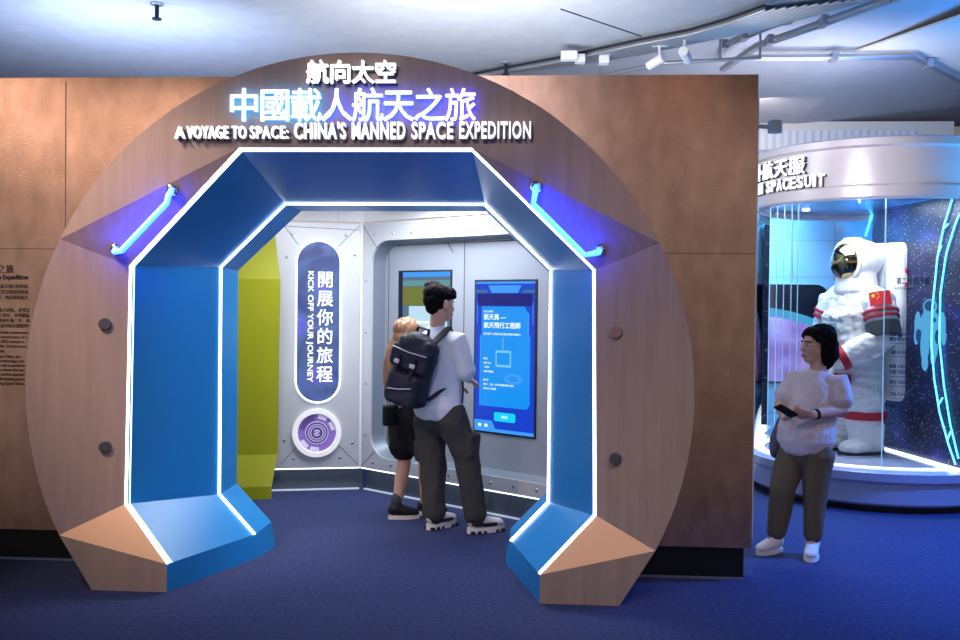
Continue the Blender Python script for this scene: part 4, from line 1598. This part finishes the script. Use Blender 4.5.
def hand(mb, wrist, d, palm, s=1.0, curl=0.5, thumb=1):
    """palm facing 'palm', fingers along d and bending towards the palm; thumb on the +side for thumb=1"""
    d = d.normalized()
    palm = (palm-d*palm.dot(d)).normalized()
    sd = d.cross(palm).normalized()*thumb
    mb.tube([wrist-d*0.03*s, wrist+d*0.01*s, wrist+d*0.05*s, wrist+d*0.085*s], [(0.026*s, 0.02*s), (0.03*s, 0.018*s), (0.039*s, 0.016*s), (0.037*s, 0.013*s)], 16, side=sd)
    for k in range(4):
        b0 = wrist+d*(0.085, 0.09, 0.086, 0.078)[k]*s+sd*(0.029-0.0195*k)*s
        L = (0.066, 0.076, 0.070, 0.055)[k]*s
        pts = [b0-d*0.02*s, b0]
        a = curl*0.4
        p = b0
        for seg in (0.42, 0.33, 0.25):
            p = p+(d*math.cos(a)+palm*math.sin(a))*L*seg
            pts.append(p)
            a += curl*0.75
        mb.tube(pts, [0.0095*s, 0.0095*s, 0.009*s, 0.0082*s, 0.0074*s], 10)
    b0 = wrist+d*0.025*s+sd*0.028*s
    t1 = b0+(d*0.6+sd*0.6+palm*0.35).normalized()*0.036*s
    t2 = t1+(d*0.85+sd*0.1+palm*0.5).normalized()*0.032*s
    mb.tube([b0-sd*0.012*s, b0, t1, t2], [0.013*s, 0.0125*s, 0.0105*s, 0.0088*s], 10)


def shoe(root, heel, d, L, w, h, upper, sole_m, sole_h=0.03, extra=None, chunky=False):
    d = V((d.x, d.y, 0)).normalized()
    sd = d.cross(Z)
    heel = V((heel.x, heel.y, 0))
    m_ = MB()
    m_.tube([heel+d*0.035*L/0.27+Z*(sole_h+0.045), heel+d*0.30*L+Z*(sole_h+0.045), heel+d*0.6*L+Z*(sole_h+0.03), heel+d*0.86*L+Z*(sole_h+0.02)],
            [(w*0.40, 0.045), (w*0.44, 0.05), (w*0.5, 0.038), (w*0.43, 0.028)], 18, side=sd)
    m_.tube([heel+d*0.06*L/0.27*1.0+Z*(sole_h+0.04), heel+d*0.065*L/0.27+Z*h], [(0.045, 0.042), (0.05, 0.044)], 16, side=sd)
    o = fuse('shoe', m_, upper, root, 0.007, 2)
    pts = []
    for k in range(28):
        t = 2*PI*k/28
        x = 0.5+0.5*math.cos(t)
        ww = w*(0.46 if x < 0.4 else 0.52)
        pts.append(heel+d*(L*x)+sd*(ww*math.sin(t)*(1 if abs(math.sin(t)) < 0.98 else 1)))
    m_ = MB()
    m_.prism([p+Z*0.002 for p in pts], (0, 0, sole_h))
    m_.build('sole', sole_m, o)
    # laces
    m_ = MB()
    for k in range(3):
        c_ = heel+d*L*(0.42+0.1*k)+Z*(sole_h+0.088-0.014*k)
        m_.tube([c_-sd*w*0.28-Z*0.012, c_+Z*0.004, c_+sd*w*0.28-Z*0.012], 0.0045, 6)
    m_.build('laces', extra or upper, o, True)
    if chunky:
        m_ = MB()
        m_.tube([heel+d*0.08*L+Z*(sole_h+0.03)+sd*w*0.42, heel+d*0.4*L+Z*(sole_h+0.02)+sd*w*0.47, heel+d*0.7*L+Z*(sole_h+0.02)+sd*w*0.47], 0.012, 8)
        m_.tube([heel+d*0.08*L+Z*(sole_h+0.03)-sd*w*0.42, heel+d*0.4*L+Z*(sole_h+0.02)-sd*w*0.47, heel+d*0.7*L+Z*(sole_h+0.02)-sd*w*0.47], 0.012, 8)
        m_.build('side_overlay', M['shoe_black'], o, True)
        m_ = MB()
        for k in range(6):
            m_.box(heel+d*L*(0.1+0.16*k)+Z*0.011, (L*0.09, w*0.98, 0.02), (d, sd, Z), 0.004)
        m_.build('tread', M['shoe_black'], o)
    return o


# ---- the man at the screen
mf = V((0.40, 0.917, 0)).normalized()
mr_ = V((0.917, -0.40, 0)).normalized()
man = thing('person', 'tall person in a white T-shirt and dark cargo trousers facing the blue screen', 'person', V((-0.66, 6.9, 0)))
MY = 6.9
hcM = at(440.5, 304, MY)
nkM = at(436, 331, MY-0.02)
wsM = at(438, 400, MY)
shL, shR = at(411, 343, MY+0.10), at(457, 341, MY-0.10)
elR, waR = at(464, 373, MY-0.06), at(469.5, 380, MY+0.16)
elL, waL = at(418, 378, MY+0.2), at(452, 385, MY+0.36)
hpL, hpR = at(429, 412, MY+0.06), at(451, 412, MY-0.05)
knL, knR = at(433, 463, MY+0.08), at(467, 458, MY-0.02)
anL, anR = at(434, 515, MY+0.03), at(476, 517, MY-0.06)
bm_ = MB()
Hm, axm = head(bm_, hcM, V((0.76, 0.64, -0.12)), 1.05)
bm_.tube([hcM-Z*0.05-mf*0.02, nkM, nkM-Z*0.05], [0.058, 0.056, 0.065], 18)
tors = [(nkM-Z*0.01, (0.07, 0.06)), (nkM.lerp(wsM, 0.1), (0.165, 0.085)), (nkM.lerp(wsM, 0.35), (0.165, 0.11)), (nkM.lerp(wsM, 0.7), (0.145, 0.10)), (wsM, (0.15, 0.105)), (hpL.lerp(hpR, 0.5), (0.16, 0.115))]
bm_.tube([p for p, q in tors], [q for p, q in tors], 24, side=mr_)
bm_.tube([shR-mr_*0.04, shR, shR.lerp(elR, 0.5), elR, elR.lerp(waR, 0.5), waR], [0.05, 0.052, 0.046, 0.038, 0.036, 0.026], 16)
bm_.tube([shL+mr_*0.04, shL, shL.lerp(elL, 0.5), elL, elL.lerp(waL, 0.5), waL], [0.05, 0.052, 0.046, 0.038, 0.036, 0.026], 16)
for h_, k_, a_ in ((hpL, knL, anL), (hpR, knR, anR)):
    bm_.tube([h_, h_.lerp(k_, 0.5), k_, k_.lerp(a_, 0.35), a_, V((a_.x, a_.y, 0.06))], [0.085, 0.075, 0.055, 0.052, 0.036, 0.035], 16)
hand(bm_, waR, (waR-elR)+mr_*0.06+Z*0.02, -Z*0.8-mr_*0.4, 1.0, 0.5, 1)
hand(bm_, waL, (waL-elL), -Z, 1.0, 0.6, -1)
fuse('body', bm_, M['skin'], man, 0.006, 2)
face(man, Hm, axm, 1.05)
m_ = MB()
ts = [(nkM+Z*0.005, (0.075, 0.065)), (nkM-Z*0.035, (0.13, 0.085)), (nkM.lerp(wsM, 0.16), (0.205, 0.11)), (nkM.lerp(wsM, 0.4), (0.205, 0.13)), (nkM.lerp(wsM, 0.75), (0.195, 0.135)), (wsM-Z*0.02, (0.20, 0.15)), (wsM-Z*0.05, (0.20, 0.152))]
m_.tube([p for p, q in ts], [q for p, q in ts], 28, side=mr_)
for s_, e_ in ((shR, elR), (shL, elL)):
    ct = nkM.lerp(wsM, 0.12)
    m_.tube([ct.lerp(s_, 0.45), s_, s_.lerp(e_, 0.5), s_.lerp(e_, 0.95)], [0.075, 0.078, 0.086, 0.092], 20)
fuse('shirt', m_, M['tee'], man, 0.008, 3, (7, 0.007, (1.2, 1.2, 0.7)))
m_ = MB()
for h_, k_, a_ in ((hpL, knL, anL), (hpR, knR, anR)):
    m_.tube([h_+Z*0.02, h_-Z*0.05, h_.lerp(k_, 0.55), k_, k_.lerp(a_, 0.5), a_.lerp(k_, 0.02)], [0.10, 0.118, 0.108, 0.098, 0.088, 0.084], 20)
m_.tube([wsM-Z*0.01, hpL.lerp(hpR, 0.5)+Z*0.0, hpL.lerp(hpR, 0.5)-Z*0.06], [(0.155, 0.115), (0.175, 0.13), (0.16, 0.12)], 24, side=mr_)
for k_, s_ in ((hpL.lerp(knL, 0.75), -1), (hpR.lerp(knR, 0.7), 1)):
    m_.box(k_+mr_*s_*0.092, (0.045, 0.15, 0.17), (mr_, mf, Z), 0.02)
fuse('trousers', m_, M['cargo'], man, 0.008, 2, (8, 0.010, (1.6, 1.6, 0.9)))
# hair
hx, hf, hu = axm
m_ = MB()
m_.ell(Hm(0, -0.025, 0.062), (0.093, 0.112, 0.084), axm)
m_.ell(Hm(0, -0.05, 0.02), (0.088, 0.085, 0.085), axm)
m_.ell(Hm(0, -0.07, -0.03), (0.066, 0.045, 0.055), axm)
m_.ell(Hm(0, 0.06, 0.09), (0.08, 0.055, 0.04), axm)
m_.ell(Hm(0.05, 0.05, 0.065), (0.035, 0.05, 0.03), axm)
m_.ell(Hm(-0.03, -0.04, 0.12), (0.06, 0.07, 0.04), axm)
fuse('hair', m_, M['hair_black'], man, 0.006, 1, (38, 0.006, (1, 1, 0.6)))
dl = (atz(456, 525)-atz(428, 531))
dr_ = (atz(503, 531)-atz(466, 535))
shoe(man, anL-dl.normalized()*0.07, dl, 0.29, 0.105, 0.10, M['shoe_white'], M['rubber'], 0.045, M['shoe_black'], True)
shoe(man, anR-dr_.normalized()*0.07, dr_, 0.30, 0.105, 0.10, M['shoe_white'], M['rubber'], 0.045, M['shoe_black'], True)

# backpack on his back
bc = at(429, 366, MY-0.02)-mf*0.23
tl = (Z*0.96+mr_*0.27).normalized()
br = (mr_-tl*mr_.dot(tl)).normalized()
bf = tl.cross(br).normalized()
if bf.dot(mf) < 0:
    bf = -bf
BX = (br, bf, tl)


def K(x, y, z):
    return bc+br*x+bf*y+tl*z


bp_ = thing('backpack', 'navy nylon backpack with buckled flap worn by the person in the white T-shirt', 'backpack', bc)
m_ = MB()
m_.box(K(0, 0.03, -0.03), (0.30, 0.15, 0.48), BX, 0.06)
m_.ell(K(0, 0.01, -0.20), (0.155, 0.10, 0.10), BX)
fuse('main_body', m_, M['navy'], bp_, 0.009, 3, (11, 0.012, (1, 1, 1)))
m_ = MB()
m_.box(K(0, -0.065, -0.15), (0.25, 0.10, 0.24), BX, 0.035)
fuse('front_pocket', m_, M['navy'], bp_, 0.008, 2, (12, 0.010, (1, 1, 1)))
m_ = MB()
m_.box(K(0.01, -0.02, 0.165), (0.27, 0.16, 0.13), BX, 0.055)
m_.ell(K(0.01, -0.02, 0.20), (0.115, 0.085, 0.06), BX)
m_.box(K(0, -0.075, 0.07), (0.30, 0.05, 0.16), BX, 0.02)
fl_ = fuse('flap', m_, M['navy'], bp_, 0.008, 2, (12, 0.008, (1, 1, 1)))
m_ = MB()
m_.tube([K(-0.14, -0.10, 0.125), K(0, -0.118, 0.12), K(0.14, -0.10, 0.125)], 0.004, 6)
m_.build('zip_piping', M['silver'], bp_, True)
m_ = MB()
m_.tube([K(-0.09, -0.12, -0.17), K(0, -0.128, -0.15), K(0.09, -0.12, -0.12)], 0.004, 6)
m_.build('zip_piping', M['silver'], bp_, True)
for x in (-0.07, 0.06):
    m_ = MB()
    m_.box(K(x, -0.105, -0.01), (0.028, 0.02, 0.20), BX, 0.006)
    so = m_.build('closure_strap', M['strap'], bp_)
    m_ = MB()
    m_.box(K(x, -0.12, 0.035), (0.042, 0.015, 0.03), BX, 0.006)
    m_.build('buckle', M['silver'], so)
m_ = MB()
m_.tube([K(-0.05, 0.02, 0.22), K(-0.045, 0.015, 0.29), K(0.045, 0.015, 0.29), K(0.05, 0.02, 0.22)], [(0.018, 0.008)]*4, 10, side=bf)
m_.build('carry_handle', M['strap'], bp_, True)
for s_, sh_ in ((-1, shL), (1, shR)):
    top = nkM.lerp(sh_, 0.55)+Z*0.035
    fr_ = nkM.lerp(wsM, 0.3)+mr_*s_*0.14+mf*0.14
    lo = nkM.lerp(wsM, 0.62)+mr_*s_*0.205
    m_ = MB()
    m_.tube([K(s_*0.07, 0.08, 0.20), top-mf*0.075-Z*0.015, top+mf*0.01+Z*0.025, top+mf*0.085-Z*0.05, fr_, lo, K(s_*0.14, 0.09, -0.2)], [(0.032, 0.012)]*5+[(0.018, 0.008)]*2, 12, side=mr_)
    m_.build('shoulder_strap', M['strap'], bp_, True)
    m_ = MB()
    m_.tube([lo, lo-Z*0.10+mr_*s_*0.01, lo-Z*0.2+mr_*s_*0.005], [(0.012, 0.004)]*3, 8, side=mf)
    m_.build('strap_tail', M['strap'], bp_, True)

# ---- the girl in front of him
GY = 7.24
girl = thing('person', 'person with long light brown hair and black shorts half hidden behind the backpack wearer', 'person', at(405, 515, GY)*1.0)
gf = V((0.62, 0.78, 0))
gr = V((0.78, -0.62, 0))
hg = at(409, 335, GY)
ng = at(406, 357, GY-0.02)
wg = at(405, 405, GY)
sL, sR = at(393, 366, GY+0.09), at(424, 366, GY-0.09)
eL_, wL_ = at(393, 392, GY+0.05), at(404, 405, GY+0.25)
eR_, wR_ = at(426, 392, GY-0.02), at(430, 395, GY+0.22)
jL, jR = at(403, 420, GY+0.05), at(419, 420, GY-0.05)
kL, kR = at(404, 463, GY+0.04), at(425, 462, GY+0.02)
aL, aR = at(396, 511, GY-0.02), at(425, 508, GY+0.13)
bm_ = MB()
Hg, axg = head(bm_, hg, V((0.75, 0.66, -0.1)), 0.97)
bm_.tube([hg-Z*0.05, ng, ng-Z*0.04], [0.048, 0.046, 0.055], 16)
tors = [(ng-Z*0.01, (0.06, 0.05)), (ng.lerp(wg, 0.14), (0.13, 0.07)), (ng.lerp(wg, 0.45), (0.13, 0.095)), (ng.lerp(wg, 0.9), (0.11, 0.085)), (jL.lerp(jR, 0.5), (0.145, 0.11))]
bm_.tube([p for p, q in tors], [q for p, q in tors], 22, side=gr)
for s_, e_, w_ in ((sL, eL_, wL_), (sR, eR_, wR_)):
    bm_.tube([ng.lerp(s_, 0.6)-Z*0.02, s_, s_.lerp(e_, 0.5), e_, e_.lerp(w_, 0.5), w_], [0.04, 0.042, 0.037, 0.031, 0.029, 0.021], 14)
    hand(bm_, w_, w_-e_, -Z, 0.9, 0.6, 1 if s_ is sR else -1)
for h_, k_, a_ in ((jL, kL, aL), (jR, kR, aR)):
    bm_.tube([h_, h_.lerp(k_, 0.5), k_, k_.lerp(a_, 0.3), k_.lerp(a_, 0.7), a_, V((a_.x, a_.y, 0.05))], [0.082, 0.075, 0.052, 0.054, 0.040, 0.031, 0.032], 16)
fuse('body', bm_, M['skin'], girl, 0.006, 2)
face(girl, Hg, axg, 0.97)
m_ = MB()
ts = [(ng-Z*0.01, (0.075, 0.06)), (ng.lerp(wg, 0.15), (0.15, 0.085)), (ng.lerp(wg, 0.5), (0.155, 0.115)), (ng.lerp(wg, 0.85), (0.145, 0.11)), (wg, (0.145, 0.11))]
m_.tube([p for p, q in ts], [q for p, q in ts], 24, side=gr)
for s_, e_ in ((sL, eL_), (sR, eR_)):
    m_.tube([ng.lerp(s_, 0.6)-Z*0.03, s_, s_.lerp(e_, 0.55), s_.lerp(e_, 0.8)], [0.055, 0.06, 0.066, 0.068], 18)
fuse('shirt', m_, M['tee'], girl, 0.009, 2, (9, 0.008, (1, 1, 0.8)))
m_ = MB()
for h_, k_ in ((jL, kL), (jR, kR)):
    m_.tube([h_+Z*0.06, h_-Z*0.03, h_.lerp(k_, 0.42), h_.lerp(k_, 0.62)], [0.105, 0.115, 0.118, 0.120], 20)
m_.tube([wg+Z*0.02, jL.lerp(jR, 0.5), jL.lerp(jR, 0.5)-Z*0.06], [(0.13, 0.10), (0.175, 0.135), (0.16, 0.12)], 24, side=gr)
fuse('shorts', m_, M['black_cloth'], girl, 0.009, 2, (13, 0.010, (1.3, 1.3, 0.6)))
m_ = MB()
m_.ell(Hg(0, -0.02, 0.045), (0.092, 0.11, 0.092), axg)
m_.ell(Hg(0, -0.05, -0.03), (0.09, 0.075, 0.10), axg)
m_.tube([Hg(0, -0.06, -0.05), Hg(-0.03, -0.085, -0.15), Hg(-0.07, -0.10, -0.27), Hg(-0.09, -0.10, -0.42), Hg(-0.095, -0.095, -0.55)], [(0.095, 0.06), (0.115, 0.06), (0.11, 0.05), (0.085, 0.04), (0.045, 0.02)], 22, side=gr)
fuse('hair', m_, M['hair_brown'], girl, 0.007, 2, (30, 0.012, (1.4, 1.4, 0.15)))
for a_, tx, hx_ in ((aL, (418, 521), (388, 522)), (aR, (446, 516), (418, 515))):
    d_ = atz(*tx)-atz(*hx_)
    shoe(girl, a_-d_.normalized()*0.06, d_, 0.245, 0.09, 0.085, M['shoe_black'], M['rubber'], 0.028, M['shoe_black'])
    m_ = MB()
    m_.tube([a_+Z*0.10, a_, V((a_.x, a_.y, 0.07))], [0.043, 0.037, 0.037], 16)
    m_.build('sock', M['sock'], girl, True)
# toe caps of the girl's sneakers
gb = thing('crossbody_bag', 'small black bag hanging at the hip of the person with long light brown hair', 'bag', at(392, 414, GY-0.12))
c_ = at(390.5, 415, GY-0.2)
m_ = MB()
m_.box(c_, (0.05, 0.14, 0.16), (gr, gf, Z), 0.018)
fuse('pouch', m_, M['black_cloth'], gb, 0.007, 2)
m_ = MB()
m_.tube([c_+Z*0.07, at(389, 385, GY-0.12), sL.lerp(ng, 0.3)+Z*0.05-gf*0.02, ng.lerp(wg, 0.5)+gf*0.16+gr*0.05], [(0.009, 0.004)]*4, 8, side=gf)
m_.build('strap', M['black_cloth'], gb, True)

# ---- the woman beside the display case
WYY = 6.46
wf_ = V((-0.42, -0.91, 0)).normalized()
wr_ = V((-0.91, 0.42, 0)).normalized()
woman = thing('person', 'person in pale blouse and glasses holding a phone beside the round display case', 'person', V((1.70, WYY, 0)))
hw = at(817, 344.5, WYY)
nw = at(818, 372, WYY+0.0)
ww_ = at(806, 432, WYY)
wR, wL = at(793, 379, WYY+0.08), at(840, 381, WYY-0.08)
eRw, eLw = at(780, 406, WYY+0.02), at(842, 410, WYY-0.10)
hRw, hLw = at(787, 417, WYY-0.16), at(812, 415, WYY-0.22)
pR, pL = at(794, 446, WYY+0.05), at(818, 446, WYY-0.05)
kRw, kLw = at(783, 488, WYY+0.02), at(816, 488, WYY-0.05)
aRw, aLw = at(775.5, 541, WYY+0.06), at(812.5, 544, WYY-0.03)
bm_ = MB()
Hw, axw = head(bm_, hw, V((-0.955, -0.30, -0.06)), 1.06)
bm_.tube([hw-Z*0.05, nw+Z*0.02, nw-Z*0.05], [0.054, 0.054, 0.066], 18)
tors = [(nw-Z*0.02, (0.07, 0.06)), (nw.lerp(ww_, 0.12), (0.12, 0.07)), (nw.lerp(ww_, 0.4), (0.125, 0.09)), (nw.lerp(ww_, 0.8), (0.125, 0.095)), (pR.lerp(pL, 0.5), (0.14, 0.10))]
bm_.tube([p for p, q in tors], [q for p, q in tors], 24, side=wr_)
for s_, e_, w_ in ((wR, eRw, hRw), (wL, eLw, hLw)):
    bm_.tube([nw.lerp(s_, 0.6)-Z*0.03, s_, s_.lerp(e_, 0.5), e_, e_.lerp(w_, 0.5), w_], [0.05, 0.054, 0.05, 0.043, 0.04, 0.027], 16)
for h_, k_, a_ in ((pR, kRw, aRw), (pL, kLw, aLw)):
    bm_.tube([h_, h_.lerp(k_, 0.5), k_, k_.lerp(a_, 0.35), a_, V((a_.x, a_.y, 0.05))], [0.09, 0.08, 0.057, 0.053, 0.036, 0.036], 16)
hand(bm_, hRw, (at(797, 412, WYY-0.24)-hRw), Z*0.9-wf_*0.1, 0.95, 0.75, 1)
hand(bm_, hLw, (at(795, 412, WYY-0.26)-hLw), Z*0.35+wf_*-0.9, 0.95, 0.75, 1)
fuse('body', bm_, M['skin'], woman, 0.006, 2)
face(woman, Hw, axw, 1.06)
m_ = MB()
ts = [(nw-Z*0.048, (0.092, 0.082)), (nw.lerp(ww_, 0.13), (0.145, 0.098)), (nw.lerp(ww_, 0.2), (0.152, 0.108)), (nw.lerp(ww_, 0.45), (0.160, 0.125)), (nw.lerp(ww_, 0.8), (0.176, 0.142)), (ww_+Z*0.01, (0.188, 0.158)), (ww_-Z*0.055, (0.186, 0.158))]
m_.tube([p for p, q in ts], [q for p, q in ts], 28, side=wr_)
for s_, e_ in ((wR, eRw), (wL, eLw)):
    m_.tube([nw.lerp(s_, 0.55)-Z*0.04, s_, s_.lerp(e_, 0.5), s_.lerp(e_, 0.66)], [0.06, 0.062, 0.068, 0.074], 20)
fuse('blouse', m_, M['blouse'], woman, 0.007, 3, (13, 0.008, (1.2, 1.2, 0.6)))
# printed mark on the chest of the blouse
m_ = MB()
for (x0, y0), (x1, y1) in (((822, 388), (826, 402)), ((827, 390), (823, 403))):
    a, c_ = at(x0, y0, WYY-0.235), at(x1, y1, WYY-0.245)
    m_.tube([a, a.lerp(c_, 0.5)+V((0.01, 0, 0)), c_], [0.006, 0.008, 0.005], 6)
m_.build('blouse_mark', M['tee'], woman, True)
m_ = MB()
for h_, k_, a_ in ((pR, kRw, aRw), (pL, kLw, aLw)):
    m_.tube([h_-Z*0.01, h_-Z*0.06, h_.lerp(k_, 0.5), k_, k_.lerp(a_, 0.55), a_.lerp(k_, 0.17)], [0.09, 0.108, 0.096, 0.083, 0.070, 0.064], 20)
m_.tube([pR.lerp(pL, 0.5)+Z*0.045, pR.lerp(pL, 0.5), pR.lerp(pL, 0.5)-Z*0.05], [(0.12, 0.10), (0.158, 0.122), (0.155, 0.12)], 24, side=wr_)
fuse('trousers', m_, M['olive'], woman, 0.007, 2, (10, 0.009, (1.5, 1.5, 0.4)))
m_ = MB()
m_.ell(Hw(0, -0.03, 0.05), (0.091, 0.108, 0.086), axw)
m_.ell(Hw(0, -0.065, -0.03), (0.088, 0.075, 0.10), axw)
m_.tube([Hw(-0.068, -0.03, 0.05), Hw(-0.085, -0.025, -0.03), Hw(-0.08, -0.02, -0.105)], [(0.03, 0.06), (0.03, 0.055), (0.02, 0.04)], 16, side=wr_.cross(Z))
m_.tube([Hw(0.075, -0.06, 0.04), Hw(0.085, -0.075, -0.03), Hw(0.07, -0.07, -0.115)], [(0.03, 0.045), (0.03, 0.045), (0.018, 0.035)], 16)
m_.tube([Hw(0.0, -0.085, 0.0), Hw(0.0, -0.085, -0.07), Hw(0.0, -0.075, -0.125)], [(0.08, 0.06), (0.085, 0.055), (0.06, 0.03)], 18, side=axw[0])
m_.ell(Hw(0.0, 0.03, 0.08), (0.078, 0.058, 0.036), axw)
for q in (-1, 1):
    m_.tube([Hw(q*0.02, 0.065, 0.09), Hw(q*0.062, 0.055, 0.055), Hw(q*0.08, 0.02, 0.02)], [0.016, 0.018, 0.014], 10)
fuse('hair', m_, M['hair_black'], woman, 0.006, 2, (34, 0.007, (1.3, 1.3, 0.3)))
gl_ = MB()
for q in (-1, 1):
    pts = [Hw(q*0.033+0.024*math.cos(t), 0.103-0.012*abs(math.cos(t)), 0.0+0.019*math.sin(t)) for t in [2*PI*k/20 for k in range(20)]]
    gl_.tube(pts, 0.0022, 6, closed=True)
    gl_.tube([Hw(q*0.057, 0.092, 0.006), Hw(q*0.077, 0.05, 0.006), Hw(q*0.08, -0.01, 0.004)], 0.002, 6)
gl_.tube([Hw(-0.009, 0.104, 0.003), Hw(0, 0.108, 0.005), Hw(0.009, 0.104, 0.003)], 0.002, 6)
gl_.build('glasses', M['alu'], woman, True)
wd = (hLw-eLw).normalized()
m_ = MB()
q = hLw-wd*0.035
m_.tube([q-wd*0.011, q, q+wd*0.011], [0.034, 0.035, 0.034], 20, cap=False)
m_.box(q-wf_*-0.0+wf_*0.033, (0.028, 0.012, 0.032), (wd, wf_, wd.cross(wf_)), 0.004)
m_.build('wristwatch', M['black_cloth'], woman, True)
for a_, tx, hx_, in ((aRw, (754, 552), (779, 547)), (aLw, (808, 558), (813, 546))):
    d_ = atz(*tx)-atz(*hx_)
    shoe(woman, a_-d_.normalized()*0.065, d_, 0.25, 0.095, 0.10, M['shoe_white'], M['rubber'], 0.026, M['grey_bag'])
    m_ = MB()
    m_.tube([a_+Z*0.05, a_-Z*0.02], [0.04, 0.04], 16)
    m_.build('sock', M['rubber'], woman, True)
# phone in her hand
pc = at(786, 411, WYY-0.27)
pd = (at(778, 406.5, WYY-0.28)-at(794, 416, WYY-0.25)).normalized()
pn = (Z*0.75+wf_*-0.55)
pn = (pn-pd*pn.dot(pd)).normalized()
ph = thing('smartphone', 'dark smartphone held in front of the person in the pale blouse', 'phone', pc)
m_ = MB()
m_.box(pc, (0.145, 0.072, 0.009), (pd, pn.cross(pd), pn), 0.004)
m_.build('case', M['black_cloth'], ph)
m_ = MB()
m_.box(pc+pn*0.0048, (0.135, 0.064, 0.001), (pd, pn.cross(pd), pn))
m_.build('display', mat('phone_glass', (30, 32, 38), 0.1), ph)
# shoulder bag
sc_ = at(777, 440, WYY+0.16)
sb = thing('shoulder_bag', 'mauve grey soft bag hanging at the side of the person in the pale blouse', 'bag', sc_)
m_ = MB()
m_.tube([at(784, 420, WYY+0.18), at(778, 440, WYY+0.18), at(776, 452, WYY+0.18)], [(0.05, 0.04), (0.075, 0.055), (0.06, 0.045)], 18, side=wf_)
fuse('bag_body', m_, M['grey_bag'], sb, 0.009, 2, (10, 0.010, (1, 1, 0.6)))
m_ = MB()
m_.tube([at(784, 424, WYY+0.16), at(783, 395, WYY+0.19), at(793, 376, WYY+0.13), nw.lerp(wR, 0.8)+Z*0.05], [(0.014, 0.004)]*4, 8, side=wf_)
m_.build('strap', M['grey_bag'], sb, True)
